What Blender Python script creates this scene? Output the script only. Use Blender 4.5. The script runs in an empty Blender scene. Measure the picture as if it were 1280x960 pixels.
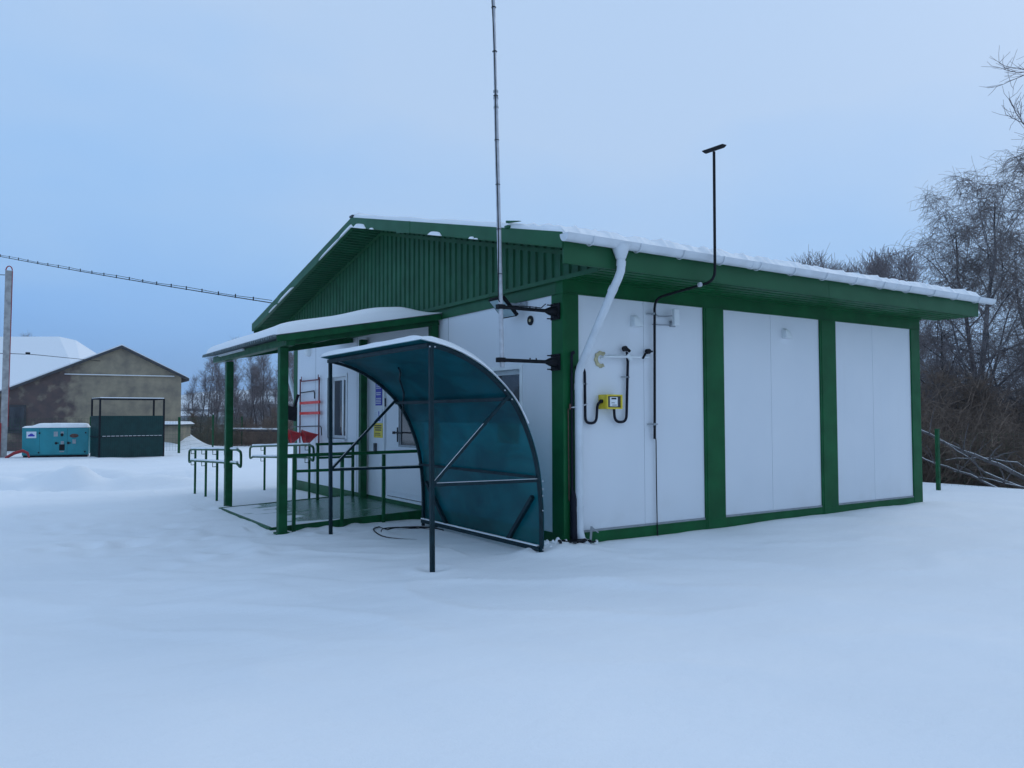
import bpy, math, random
import numpy as np
from mathutils import Vector, Matrix, Euler
R = math.radians
C = bpy.context.scene.collection
S = bpy.context.scene

# ------------------------------------------------------------------ camera
cd = bpy.data.cameras.new('camera'); cam = bpy.data.objects.new('camera', cd); C.objects.link(cam)
fw = Vector((0.55135, 0.83334, 0.03943)); rt = Vector((0.83405, -0.55169, -0.00276)); up = Vector((-0.01945, -0.03441, 0.99922))
m = Matrix.Identity(4)
for i in range(3):
    m[i][0] = rt[i]; m[i][1] = up[i]; m[i][2] = -fw[i]
m[0][3], m[1][3], m[2][3] = -5.1697, -6.8182, 1.2795
cam.matrix_world = m
cd.sensor_width = 36; cd.lens = 36*988.74/1280; cd.clip_end = 6000; cd.clip_start = .05
S.camera = cam
# ------------------------------------------------------------------ sky, light, exposure
S.view_settings.view_transform = 'Standard'; S.view_settings.look = 'None'
S.view_settings.exposure = .19; S.view_settings.gamma = 1; S.view_settings.use_curve_mapping = False
W = bpy.data.worlds.new("World"); S.world = W; W.use_nodes = True
nt = W.node_tree; nt.nodes.clear()
def N(t, **k):
    n = nt.nodes.new(t)
    for a, b in k.items(): setattr(n, a, b)
    return n
out = N('ShaderNodeOutputWorld'); bg = N('ShaderNodeBackground'); nt.links.new(bg.outputs[0], out.inputs[0])
sky = N('ShaderNodeTexSky', sky_type='NISHITA', sun_disc=False, sun_elevation=R(32), sun_rotation=R(77))
tc = N('ShaderNodeTexCoord'); sep = N('ShaderNodeSeparateXYZ'); nt.links.new(tc.outputs['Generated'], sep.inputs[0])
# cloud deck: brighter overhead, bluer near the horizon towards the north (+y), with faint structure
noi = N('ShaderNodeTexNoise'); noi.inputs['Scale'].default_value = 1.7; noi.inputs['Detail'].default_value = 4
mp = N('ShaderNodeMapping'); mp.inputs['Scale'].default_value = (1, 1, 2.6)
nt.links.new(tc.outputs['Generated'], mp.inputs[0]); nt.links.new(mp.outputs[0], noi.inputs['Vector'])
dot = N('ShaderNodeVectorMath', operation='DOT_PRODUCT'); dot.inputs[1].default_value = (0.80, -0.60, 0)   # clearer air to the north-west
nt.links.new(tc.outputs['Generated'], dot.inputs[0])
def M(op, a, b, clamp=False):
    n = N('ShaderNodeMath', operation=op, use_clamp=clamp)
    for i, v in enumerate((a, b)):
        if isinstance(v, (int, float)): n.inputs[i].default_value = v
        else: nt.links.new(v, n.inputs[i])
    return n.outputs[0]
t = M('ADD', M('MULTIPLY', sep.outputs[2], 1.75), M('MULTIPLY', dot.outputs['Value'], 0.46))
t = M('ADD', t, 0.33)
t = M('ADD', t, M('MULTIPLY', M('SUBTRACT', noi.outputs['Fac'], .5), 1.0), True)
rp = N('ShaderNodeValToRGB'); nt.links.new(t, rp.inputs[0])
e = rp.color_ramp.elements
e[0].position = 0.0; e[0].color = (0.15, 0.36, 0.76, 1)
e[1].position = 1.0; e[1].color = (0.415, 0.565, 0.79, 1)
x = e.new(.35); x.color = (0.23, 0.455, 0.84, 1)
x = e.new(.62); x.color = (0.31, 0.515, 0.825, 1)
mx = N('ShaderNodeMix', data_type='RGBA'); mx.inputs[0].default_value = .06
sc = N('ShaderNodeMix', data_type='RGBA', blend_type='MULTIPLY'); sc.inputs[0].default_value = 1
nt.links.new(sky.outputs[0], sc.inputs[6]); sc.inputs[7].default_value = (.1, .1, .1, 1)
nt.links.new(rp.outputs[0], mx.inputs[6]); nt.links.new(sc.outputs[2], mx.inputs[7])
nt.links.new(mx.outputs[2], bg.inputs[0]); bg.inputs[1].default_value = 1.04
sl = bpy.data.lights.new('sun', 'SUN'); so = bpy.data.objects.new('sun', sl); C.objects.link(so)
sl.energy = .60; sl.angle = R(22); sl.color = (.95, .97, 1)
so.rotation_euler = (R(58), 0, R(103))      # veiled daylight from the right, low over the yard

# ------------------------------------------------------------------ materials
def mat(name, col, rough=.6, noise=0, scale=6, metal=0, bump=0, bscale=40, spec=.5, col2=None, coat=0, det=5, stretch=None):
    m = bpy.data.materials.new(name); m.use_nodes = True
    n = m.node_tree; b = n.nodes['Principled BSDF']
    b.inputs['Base Color'].default_value = (*col, 1); b.inputs['Roughness'].default_value = rough
    b.inputs['Metallic'].default_value = metal; b.inputs['Specular IOR Level'].default_value = spec
    b.inputs['Coat Weight'].default_value = coat
    tcn = n.nodes.new('ShaderNodeTexCoord'); vec = tcn.outputs['Object']
    if stretch:
        mpn = n.nodes.new('ShaderNodeMapping'); mpn.inputs['Scale'].default_value = stretch
        n.links.new(vec, mpn.inputs[0]); vec = mpn.outputs[0]
    if noise or col2:
        nz = n.nodes.new('ShaderNodeTexNoise'); nz.inputs['Scale'].default_value = scale; nz.inputs['Detail'].default_value = det
        n.links.new(vec, nz.inputs['Vector'])
        r = n.nodes.new('ShaderNodeValToRGB'); n.links.new(nz.outputs['Fac'], r.inputs[0])
        c2 = col2 or tuple(c*(1-noise) for c in col); c1 = col if col2 else tuple(min(1, c*(1+noise*.6)) for c in col)
        r.color_ramp.elements[0].position = .35; r.color_ramp.elements[0].color = (*c2, 1)
        r.color_ramp.elements[1].position = .65; r.color_ramp.elements[1].color = (*c1, 1)
        n.links.new(r.outputs[0], b.inputs['Base Color'])
        mr = n.nodes.new('ShaderNodeMapRange'); mr.inputs[3].default_value = min(1, rough+.1); mr.inputs[4].default_value = max(.05, rough-.1)
        n.links.new(nz.outputs['Fac'], mr.inputs[0]); n.links.new(mr.outputs[0], b.inputs['Roughness'])
    if bump:
        nb = n.nodes.new('ShaderNodeTexNoise'); nb.inputs['Scale'].default_value = bscale; nb.inputs['Detail'].default_value = 6
        n.links.new(vec, nb.inputs['Vector'])
        bp = n.nodes.new('ShaderNodeBump'); bp.inputs['Strength'].default_value = bump; bp.inputs['Distance'].default_value = .02
        n.links.new(nb.outputs['Fac'], bp.inputs['Height']); n.links.new(bp.outputs[0], b.inputs['Normal'])
    return m
def weather(m, strength=.35):
    n = m.node_tree; b = n.nodes['Principled BSDF']; lk = b.inputs['Base Color'].links[0]; src = lk.from_socket
    g = n.nodes.new('ShaderNodeNewGeometry'); sp = n.nodes.new('ShaderNodeSeparateXYZ'); n.links.new(g.outputs['Position'], sp.inputs[0])
    mr = n.nodes.new('ShaderNodeMapRange'); mr.inputs[1].default_value = .55; mr.inputs[2].default_value = -.05; mr.inputs[3].default_value = 0; mr.inputs[4].default_value = 1; n.links.new(sp.outputs[2], mr.inputs[0])
    nz = n.nodes.new('ShaderNodeTexNoise'); nz.inputs['Scale'].default_value = 2.1; nz.inputs['Detail'].default_value = 7; nz.inputs['Roughness'].default_value = .65; n.links.new(g.outputs['Position'], nz.inputs[0])
    r = n.nodes.new('ShaderNodeValToRGB'); r.color_ramp.elements[0].position = .48; r.color_ramp.elements[0].color = (0, 0, 0, 1); r.color_ramp.elements[1].position = .75; n.links.new(nz.outputs[0], r.inputs[0])
    nv = n.nodes.new('ShaderNodeTexNoise'); nv.inputs['Scale'].default_value = 9; nv.inputs['Detail'].default_value = 4
    mp = n.nodes.new('ShaderNodeMapping'); mp.inputs['Scale'].default_value = (1, 1, .05); n.links.new(g.outputs['Position'], mp.inputs[0]); n.links.new(mp.outputs[0], nv.inputs[0])
    rv = n.nodes.new('ShaderNodeValToRGB'); rv.color_ramp.elements[0].position = .58; rv.color_ramp.elements[0].color = (0, 0, 0, 1); rv.color_ramp.elements[1].position = .85; n.links.new(nv.outputs[0], rv.inputs[0])
    a = n.nodes.new('ShaderNodeMath'); a.operation = 'MULTIPLY'; n.links.new(mr.outputs[0], a.inputs[0]); n.links.new(r.outputs[0], a.inputs[1])
    c = n.nodes.new('ShaderNodeMath'); c.operation = 'MULTIPLY_ADD'; n.links.new(rv.outputs[0], c.inputs[0]); c.inputs[1].default_value = .35; n.links.new(a.outputs[0], c.inputs[2])
    d = n.nodes.new('ShaderNodeMath'); d.operation = 'MULTIPLY'; d.use_clamp = True; n.links.new(c.outputs[0], d.inputs[0]); d.inputs[1].default_value = strength
    mx = n.nodes.new('ShaderNodeMix'); mx.data_type = 'RGBA'; n.links.new(d.outputs[0], mx.inputs[0]); n.links.new(src, mx.inputs[6]); mx.inputs[7].default_value = (.36, .33, .27, 1); n.links.new(mx.outputs[2], b.inputs['Base Color'])
GREEN = mat('green_paint', (.004, .094, .028), .45, .18, 3, bump=.06, bscale=9, spec=.18)
GREEN_T = mat('green_trim_sheet', (.009, .092, .033), .5, .12, 2, bump=.05, bscale=5, spec=.32)
GREEN_S = mat('green_siding', (.012, .100, .044), .55, .15, 3, spec=.3)
GREEN_R = mat('green_rail_paint', (.003, .080, .026), .48, .25, 8, spec=.2)
WHITE = mat('white_panel', (.72, .75, .79), .36, .05, 1.3, bump=.035, bscale=2.2, col2=(.69, .725, .77))
WHITE_P = mat('white_plastic', (.74, .78, .80), .35, .06, 5)
GUTTER = mat('gutter_white', (.64, .68, .72), .4, .08, 5)
SNOW = mat('snow', (.86, .88, .90), .75, bump=.25, bscale=14, spec=.25)
TEAL_F = mat('teal_frame', (.003, .022, .030), .5, .25, 9, spec=.2)
BLACK = mat('black_metal', (.006, .007, .011), .55, .3, 20, spec=.2)
NAVY = mat('dark_pipe', (.004, .006, .016), .5, .2, 12, spec=.2)
GALV = mat('galvanised', (.50, .52, .56), .45, .15, 14, metal=.2)
GREYW = mat('grey_metal', (.30, .33, .36), .5, .15, 10)
YEL = mat('yellow_paint', (.72, .56, .03), .45, .15, 8)
FOAM = mat('yellow_foam', (.50, .45, .28), .9, .35, 18, bump=.5, bscale=30)
RED = mat('red_paint', (.30, .008, .012), .4, .2, 9)
REDB = mat('bright_red', (.75, .03, .02), .4, .1, 9)
COPPER = mat('rusty_copper', (.10, .04, .03), .6, .4, 30)
DGREY = mat('dark_grey', (.05, .055, .065), .6, .2, 10)
GLASS = mat('dark_glass', (.03, .035, .045), .06, .3, 3, spec=.8)
INTDARK = mat('interior_dark', (.035, .035, .04), .9, .4, 3)
REDC = mat('red_cloth', (.45, .04, .02), .8, .2, 6)
GENT = mat('generator_teal', (.005, .25, .30), .35, .12, 3)
CONC = mat('pole_concrete', (.36, .36, .36), .8, .25, 5, bump=.3, bscale=20)
BARK = mat('bark', (.10, .088, .09), .9, .35, 6)
TWIG = mat('twig', (.20, .17, .175), .9, .3, 3)
TWIGB = mat('twig_brown', (.19, .135, .10), .9, .4, 2)
BIRCHB = mat('birch_bark', (.26, .25, .26), .85, col2=(.06, .055, .06), scale=5, stretch=(1, 1, .35))
BTWIG = mat('birch_twig', (.175, .145, .14), .9, .25, 3)
BLUE = mat('sign_blue', (.03, .03, .42), .4)
TXT = mat('sign_text', (.62, .66, .74), .5)
SIGNW = mat('sign_white', (.66, .72, .80), .4)
LENS = mat('lamp_face', (.36, .48, .52), .25, .1, 10)
ROOFM = mat('dark_roof_edge', (.045, .045, .05), .6, .2, 6)
WOOD = mat('dark_wood', (.045, .04, .04), .85, .5, 4, stretch=(6, 6, 1))
COR = mat('corrugated_sheet', (.12, .16, .17), .5, .2, 6)

# wet green deck with ice and snow lying in patches
DECK = bpy.data.materials.new('wet_green_deck'); DECK.use_nodes = True
n = DECK.node_tree; b = n.nodes['Principled BSDF']
tcn = n.nodes.new('ShaderNodeTexCoord'); nz = n.nodes.new('ShaderNodeTexNoise'); nz.inputs['Scale'].default_value = 1.8; nz.inputs['Detail'].default_value = 6
mpn = n.nodes.new('ShaderNodeMapping'); mpn.inputs['Scale'].default_value = (1.0, 1.9, 1)
n.links.new(tcn.outputs['Object'], mpn.inputs[0]); n.links.new(mpn.outputs[0], nz.inputs[0])
sp = n.nodes.new('ShaderNodeSeparateXYZ'); n.links.new(tcn.outputs['Object'], sp.inputs[0])
mr = n.nodes.new('ShaderNodeMapRange'); mr.inputs[1].default_value = -2.2; mr.inputs[2].default_value = -1.1; mr.inputs[3].default_value = .34; mr.inputs[4].default_value = -.13
n.links.new(sp.outputs[0], mr.inputs[0])
ad = n.nodes.new('ShaderNodeMath'); ad.operation = 'ADD'; n.links.new(nz.outputs[0], ad.inputs[0]); n.links.new(mr.outputs[0], ad.inputs[1])
r = n.nodes.new('ShaderNodeValToRGB'); n.links.new(ad.outputs[0], r.inputs[0])
r.color_ramp.elements[0].position = .55; r.color_ramp.elements[0].color = (.040, .15, .085, 1)
r.color_ramp.elements[1].position = .62; r.color_ramp.elements[1].color = (.80, .83, .86, 1)
n.links.new(r.outputs[0], b.inputs['Base Color'])
r2 = n.nodes.new('ShaderNodeValToRGB'); n.links.new(ad.outputs[0], r2.inputs[0])
r2.color_ramp.elements[0].position = .5; r2.color_ramp.elements[0].color = (.27, .27, .27, 1)
r2.color_ramp.elements[1].position = .62; r2.color_ramp.elements[1].color = (.8, .8, .8, 1)
n.links.new(r2.outputs[0], b.inputs['Roughness'])
bp = n.nodes.new('ShaderNodeBump'); bp.inputs['Strength'].default_value = .25; bp.inputs['Distance'].default_value = .02
n.links.new(ad.outputs[0], bp.inputs['Height']); n.links.new(bp.outputs[0], b.inputs['Normal'])

# teal twin-wall polycarbonate: lets tinted light through
POLY = bpy.data.materials.new('teal_polycarbonate'); POLY.use_nodes = True
n = POLY.node_tree; n.nodes.clear()
o_ = n.nodes.new('ShaderNodeOutputMaterial')
tl = n.nodes.new('ShaderNodeBsdfTranslucent'); tr = n.nodes.new('ShaderNodeBsdfTransparent'); gl = n.nodes.new('ShaderNodeBsdfGlossy'); df = n.nodes.new('ShaderNodeBsdfDiffuse')
m1 = n.nodes.new('ShaderNodeMixShader'); m2 = n.nodes.new('ShaderNodeMixShader'); m3 = n.nodes.new('ShaderNodeMixShader')
tcn = n.nodes.new('ShaderNodeTexCoord'); nz = n.nodes.new('ShaderNodeTexNoise'); nz.inputs['Scale'].default_value = 2.2; nz.inputs['Detail'].default_value = 5; nz.inputs['Distortion'].default_value = .6
mpn = n.nodes.new('ShaderNodeMapping'); mpn.inputs['Scale'].default_value = (1.6, .7, 1.2)
n.links.new(tcn.outputs['Object'], mpn.inputs[0]); n.links.new(mpn.outputs[0], nz.inputs[0])
r = n.nodes.new('ShaderNodeValToRGB'); n.links.new(nz.outputs[0], r.inputs[0])
r.color_ramp.elements[0].position = .36; r.color_ramp.elements[0].color = (.002, .13, .145, 1)
r.color_ramp.elements[1].position = .66; r.color_ramp.elements[1].color = (.006, .225, .25, 1)
for s in (tl, df): n.links.new(r.outputs[0], s.inputs[0])
tr.inputs[0].default_value = (.01, .30, .40, 1); gl.inputs[0].default_value = (.8, .8, .8, 1); gl.inputs['Roughness'].default_value = .3
m1.inputs[0].default_value = .42; n.links.new(tl.outputs[0], m1.inputs[1]); n.links.new(tr.outputs[0], m1.inputs[2])
m2.inputs[0].default_value = .22; n.links.new(m1.outputs[0], m2.inputs[1]); n.links.new(df.outputs[0], m2.inputs[2])
lw = n.nodes.new('ShaderNodeLayerWeight'); lw.inputs[0].default_value = .35
mm = n.nodes.new('ShaderNodeMath'); mm.operation = 'MULTIPLY'; mm.inputs[1].default_value = .13; n.links.new(lw.outputs['Facing'], mm.inputs[0])
n.links.new(mm.outputs[0], m3.inputs[0]); n.links.new(m2.outputs[0], m3.inputs[1]); n.links.new(gl.outputs[0], m3.inputs[2])
n.links.new(m3.outputs[0], o_.inputs[0])

# ------------------------------------------------------------------ helpers
class MB:
    def __init__(s): s.v = []; s.f = []; s.k = []
    def add(s, vs, fs, k=0):
        o = len(s.v); s.v += [tuple(v) for v in vs]; s.f += [tuple(i+o for i in f) for f in fs]; s.k += [k]*len(fs); return s
    def box(s, x0, x1, y0, y1, z0, z1, k=0):
        vs = [(x, y, z) for x in (x0, x1) for y in (y0, y1) for z in (z0, z1)]
        return s.add(vs, [(0, 1, 3, 2), (4, 6, 7, 5), (0, 4, 5, 1), (2, 3, 7, 6), (0, 2, 6, 4), (1, 5, 7, 3)], k)
    def bar(s, a, b, w, h=None, k=0, upv=(0, 0, 1)):
        a = Vector(a); b = Vector(b); h = h or w; d = (b-a).normalized(); u = Vector(upv)
        if abs(d.dot(u)) > .98: u = Vector((1, 0, 0)) if abs(d.x) < .9 else Vector((0, 1, 0))
        sx = d.cross(u).normalized(); sz = sx.cross(d).normalized()
        vs = [p+sx*i*w/2+sz*j*h/2 for p in (a, b) for i, j in ((-1, -1), (1, -1), (1, 1), (-1, 1))]
        return s.add(vs, [(3, 2, 1, 0), (4, 5, 6, 7), (0, 1, 5, 4), (1, 2, 6, 5), (2, 3, 7, 6), (3, 0, 4, 7)], k)
    def tube(s, pts, r, n=10, k=0, cap=True):
        P_ = [Vector(p) for p in pts]; rr = r if isinstance(r, (list, tuple)) else [r]*len(P_)
        rings = []; t0 = (P_[1]-P_[0]).normalized(); u = t0.orthogonal().normalized()
        for i, p in enumerate(P_):
            t = ((P_[min(i+1, len(P_)-1)]-p).normalized()+(p-P_[max(i-1, 0)]).normalized())
            t = t.normalized() if t.length > 1e-6 else t0
            u = (u-t*u.dot(t)).normalized(); w = t.cross(u)
            rings += [p+(u*math.cos(2*math.pi*j/n)+w*math.sin(2*math.pi*j/n))*rr[i] for j in range(n)]
        fs = [(i*n+j, i*n+(j+1) % n, (i+1)*n+(j+1) % n, (i+1)*n+j) for i in range(len(P_)-1) for j in range(n)]
        if cap: fs += [tuple(range(n-1, -1, -1)), tuple((len(P_)-1)*n+j for j in range(n))]
        return s.add(rings, fs, k)
    def prism(s, poly, ax, a0, a1, k=0):
        """polygon in the two other axes, extruded along axis ax"""
        def mk(p, a):
            q = list(p); q.insert(ax, a); return tuple(q)
        n_ = len(poly); vs = [mk(p, a0) for p in poly]+[mk(p, a1) for p in poly]
        return s.add(vs, [tuple(range(n_)), tuple(range(2*n_-1, n_-1, -1))]+[(i, i+n_, (i+1) % n_+n_, (i+1) % n_) for i in range(n_)], k)
    def grid(s, fn, nu, nv, k=0, close=None):
        vs = [fn(i/(nu-1), j/(nv-1)) for i in range(nu) for j in range(nv)]
        return s.add(vs, [(i*nv+j, (i+1)*nv+j, (i+1)*nv+j+1, i*nv+j+1) for i in range(nu-1) for j in range(nv-1)], k)
    def build(s, name, mats, parent=None, base=None, smooth=False, bevel=0, recalc=True):
        if not isinstance(mats, (list, tuple)): mats = [mats]
        L = Vector(base) if base is not None else Vector((0, 0, 0))
        me = bpy.data.meshes.new(name); me.from_pydata([tuple(Vector(v)-L) for v in s.v], [], s.f)
        for m_ in mats: me.materials.append(m_)
        if len(mats) > 1: me.polygons.foreach_set('material_index', s.k)
        if recalc:
            import bmesh
            bm = bmesh.new(); bm.from_mesh(me); bmesh.ops.recalc_face_normals(bm, faces=bm.faces); bm.to_mesh(me); bm.free()
        me.update()
        o = bpy.data.objects.new(name, me); C.objects.link(o); o.location = L
        if parent is not None:
            o.parent = parent
            if parent.get('worldbuilt'): o.location = L-Vector(wpos(parent))
        if smooth:
            me.shade_smooth() if hasattr(me, 'shade_smooth') else None
            try: me.set_sharp_from_angle(angle=R(40))
            except Exception: pass
        if bevel:
            bv = o.modifiers.new('bevel', 'BEVEL'); bv.width = bevel; bv.segments = 2; bv.limit_method = 'ANGLE'
        return o
def wpos(o):
    p = Vector((0, 0, 0))
    while o is not None: p += Vector(o.location); o = o.parent
    return p
def tag(o, label=None, cat=None, group=None, kind=None):
    if label: o['label'] = label
    if cat: o['category'] = cat
    if group: o['group'] = group
    if kind: o['kind'] = kind
    return o
def thing(name, label, cat, loc=(0, 0, 0), rz=0, group=None, world=True):
    o = bpy.data.objects.new(name, None); C.objects.link(o); o.location = loc; o.rotation_euler = (0, 0, rz); o.empty_display_size = .2
    if world: o['worldbuilt'] = 1
    return tag(o, label, cat, group)
def part(mb, name, mats, parent, **k):
    """mesh given in world coordinates, put under a thing (or a part) that has no rotation"""
    o = mb.build(name, mats, None, None, **k); o.parent = parent
    o.location = -wpos(parent) if parent.get('worldbuilt') or world_root(parent) else Vector((0, 0, 0))
    return o
def world_root(o):
    while o.parent is not None: o = o.parent
    return bool(o.get('worldbuilt'))

# value noise on arrays
_rng = np.random.default_rng(5); _T = _rng.random((256, 256))
def vnoise(x, y):
    xi = np.floor(x).astype(int); yi = np.floor(y).astype(int); fx = x-xi; fy = y-yi
    fx = fx*fx*(3-2*fx); fy = fy*fy*(3-2*fy)
    a = _T[xi % 256, yi % 256]; b_ = _T[(xi+1) % 256, yi % 256]; c_ = _T[xi % 256, (yi+1) % 256]; d = _T[(xi+1) % 256, (yi+1) % 256]
    return (a*(1-fx)+b_*fx)*(1-fy)+(c_*(1-fx)+d*fx)*fy
def fbm(x, y, o=4):
    s = 0; a = .5
    for i in range(o): s = s+a*vnoise(x*2**i+17.3*i, y*2**i+5.1*i); a *= .5
    return s
def sst(a, b_, x):
    t_ = np.clip((x-a)/(b_-a), 0, 1); return t_*t_*(3-2*t_)
def ground_z(x, y):
    x = np.asarray(x, float); y = np.asarray(y, float)
    dist = np.hypot(x+5, y+7)
    z = -.245+0*x
    # snow lies a little higher against the long wall
    dy = np.clip(-y, 0, 50); along = sst(-1.2, .8, x)*sst(9.5, 7, x)
    z = z+along*(.115+.040*sst(1, 5, x))*np.exp(-(dy/1.9)**1.3)*sst(-.2, .0, 0-y+.0001)
    # around shelter and front wall
    front = sst(-4.5, -1.2, x)*sst(13, 8, y)*sst(-2.4, .1, y)
    z = z+.085*front*sst(.5, -.3, x)
    # wind-formed undulation
    z = z+.075*(fbm(x*.35+3, y*.35+9, 4)-.47)*np.where(x > -1, sst(.1, 3.0, -y), sst(0, 3, np.hypot(x+2, y+1.5)))
    u_ = x*.55+y*.83; w_ = x*.83-y*.55
    z = z+.040*(fbm(w_*.55, u_*1.5+4, 3)-.45)*sst(-.6, -2.0, np.minimum(x+.0*y, 99)+0*x+ (y < 0)*(-3)*(-y > .8))
    # small wind lips in front of the shelter and the long wall
    for (px, py, rx, ry, h, a) in ((-3.2, -.2, .55, .16, .05, .4), (-2.6, .7, .5, .15, .05, .4), (-.4, -1.5, .6, .14, .045, .2), (-1.9, -2.1, .5, .13, .035, .3), (-5.2, 3.2, .9, .3, .07, .5), (-.2, -.45, .35, .16, .045, 0), (.9, -.6, .7, .16, .03, 0)):
        ca, sa = math.cos(a-.58), math.sin(a-.58); dx = (x-px)*ca+(y-py)*sa; dd = -(x-px)*sa+(y-py)*ca
        z = z+h*np.exp(-(dx/rx)**2)*np.where(dd < 0, np.exp(-(dd/ry)**2), np.exp(-(dd/(ry*3.2))**2))
    # old wheel ruts crossing beyond the porch
    q = (x+3.4)*.551+(y-13.6)*.833; s_ = (x+3.4)*.834-(y-13.6)*.551
    wob = 1.1*(vnoise(s_*.25+4, 0*s_+2)-.5)
    rut = 1.5*(.15*np.exp(-((q-wob)/.36)**2)-.13*np.exp(-((q-wob+.95)/.38)**2)+.11*np.exp(-((q-wob-1.9)/.5)**2)-.07*np.exp(-((q-wob-1.05)/.35)**2))
    z = z+rut*(.35+1.0*vnoise(s_*1.5, q*1.0)*vnoise(s_*.5+9, q*.3+4)*2)*sst(3.5, 1, s_)
    z = z+.10*(fbm(s_*.5+8, q*.9, 3)-.45)*sst(10, 15, q+17)*sst(2, -2, s_)*.8
    # wind-carved crests
    u2 = x*.62+y*.78; w2 = x*.78-y*.62
    rd = 1-np.abs(2*fbm(w2*.42+11, u2*1.05+2, 3)/.875-1); rd = np.clip((rd-.72)/.28, 0, 1)**1.5
    z = z+.036*rd*sst(3.2, 6.5, np.hypot(x+5.2, y+6.8))*sst(34, 22, dist)*sst(-.1, .7, np.where(x > -1, -y, 1))*np.where((x > -2.4) & (y > 2.9), 0, 1)
    z = z+.018*(fbm(w2*1.7, u2*4.2, 3)-.45)*sst(30, 12, dist)*np.where((x > -2.3) & (y > 2.9) & (y < 6.2), 0, 1)
    # hollows round the posts and old filled-in footprints
    for (px, py) in ((-1.66, -.15), (-1.66, 2.5), (-2.1, 3.02), (-2.0, 6.08), (-.385, -.15), (.0, .0), (-1.92, 3.11), (-1.28, 3.11)):
        rr_ = np.hypot(x-px, y-py); z = z-.035*np.exp(-(rr_/.10)**2)+.018*np.exp(-((rr_-.19)/.08)**2)
    fr = random.Random(12)
    for i in range(24):
        px = -4.6+fr.random()*2.3+(i % 2)*.12; py = 1.6+fr.random()*4.6; rr_ = np.hypot((x-px), (y-py)*.8); z = z-.024*np.exp(-(rr_/.15)**2)+.010*np.exp(-((rr_-.24)/.09)**2)
    z = z+.02*(vnoise(x*3.1+5, y*3.1)-.5)*np.exp(-(dy/.5)**2)*along*(y < 0)
    # trampled patch left of the porch
    tp = np.exp(-(((x+3.6)/1.6)**2+((y-3.6)/1.1)**2)); z = z+tp*.05*(vnoise(x*5, y*5)-.5)
    # heaped snow beside the far annex
    z = z+1.15*np.exp(-(((x-1.9)/1.3)**2+((y-33.2)/1.6)**2))
    z = z+.03*np.exp(-(((x+2.35)/.5)**2))*sst(2.9, 3.4, y)*sst(6.6, 5.9, y)-.02*np.exp(-(((x+1.9)/.8)**2+((y-2.95)/.35)**2))
    # the yard ends: ground falls away behind the building
    ed = np.maximum(x-11.9-.5*vnoise(y*.4, x*0+3)+.02*y, (y-36.5-1.2*vnoise(x*.3, x*0+1)))
    ed = np.where(x < 1, np.minimum(ed, 0.6*(x+3)), ed)
    z = z-2.0*sst(0, 9, ed)-(2.0*sst(9, 45, ed))
    z = z+.35*(fbm(x*.5, y*.5, 3)-.45)*sst(1, 5, ed)
    z = z+3.0*sst(60, 260, dist)*(fbm(x*.01, y*.01, 3))
    # floor of the building, kept under it
    ins = sst(.05, .35, x)*sst(6.95, 6.7, x)*sst(.05, .35, y)*sst(8.9, 8.6, y)
    return z-.4*ins
def gz(x, y): return float(ground_z(np.array([x]), np.array([y]))[0])

def npmesh(name, V, F, mats, smooth=True, kind=None):
    me = bpy.data.meshes.new(name); n_ = len(V); nf, k = F.shape
    me.vertices.add(n_); me.vertices.foreach_set('co', V.astype(np.float32).ravel())
    me.loops.add(nf*k); me.loops.foreach_set('vertex_index', F.astype(np.int32).ravel())
    me.polygons.add(nf); me.polygons.foreach_set('loop_start', np.arange(0, nf*k, k, dtype=np.int32))
    for m_ in (mats if isinstance(mats, (list, tuple)) else [mats]): me.materials.append(m_)
    me.update(calc_edges=True)
    if smooth: me.polygons.foreach_set('use_smooth', np.ones(nf, bool))
    return me
def nobj(name, me, parent=None, loc=(0, 0, 0)):
    o = bpy.data.objects.new(name, me); C.objects.link(o); o.location = loc
    if parent is not None: o.parent = parent
    return o

# ------------------------------------------------------------------ ground
K = 760; t_ = np.linspace(-1, 1, K)
gx = -2.5+1.6*np.sinh(7.3*t_); gy = .5+1.6*np.sinh(7.3*t_)
X_, Y_ = np.meshgrid(gx, gy, indexing='ij'); Z_ = ground_z(X_, Y_)
V = np.stack([X_, Y_, Z_], -1).reshape(-1, 3)
i_, j_ = np.meshgrid(np.arange(K-1), np.arange(K-1), indexing='ij'); a = (i_*K+j_).ravel()
F = np.stack([a, a+K, a+K+1, a+1], -1)
weather(WHITE, .16)
SNOWG = bpy.data.materials.new('ground_snow'); SNOWG.use_nodes = True
n = SNOWG.node_tree; b = n.nodes['Principled BSDF']
b.inputs['Roughness'].default_value = .8; b.inputs['Specular IOR Level'].default_value = .2
tcn = n.nodes.new('ShaderNodeTexCoord')
n1 = n.nodes.new('ShaderNodeTexNoise'); n1.inputs['Scale'].default_value = .5; n1.inputs['Detail'].default_value = 6; n.links.new(tcn.outputs['Object'], n1.inputs[0])
r = n.nodes.new('ShaderNodeValToRGB'); n.links.new(n1.outputs[0], r.inputs[0])
r.color_ramp.elements[0].position = .3; r.color_ramp.elements[0].color = (.82, .845, .87, 1)
r.color_ramp.elements[1].position = .7; r.color_ramp.elements[1].color = (.88, .895, .91, 1)
n.links.new(r.outputs[0], b.inputs['Base Color'])
nA = n.nodes.new('ShaderNodeTexNoise'); nA.inputs['Scale'].default_value = 2.2; nA.inputs['Detail'].default_value = 5; nA.inputs['Roughness'].default_value = .55
mpn = n.nodes.new('ShaderNodeMapping'); mpn.inputs['Rotation'].default_value = (0, 0, R(33)); mpn.inputs['Scale'].default_value = (.5, 1.3, 1)
n.links.new(tcn.outputs['Object'], mpn.inputs[0]); n.links.new(mpn.outputs[0], nA.inputs[0])
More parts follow.
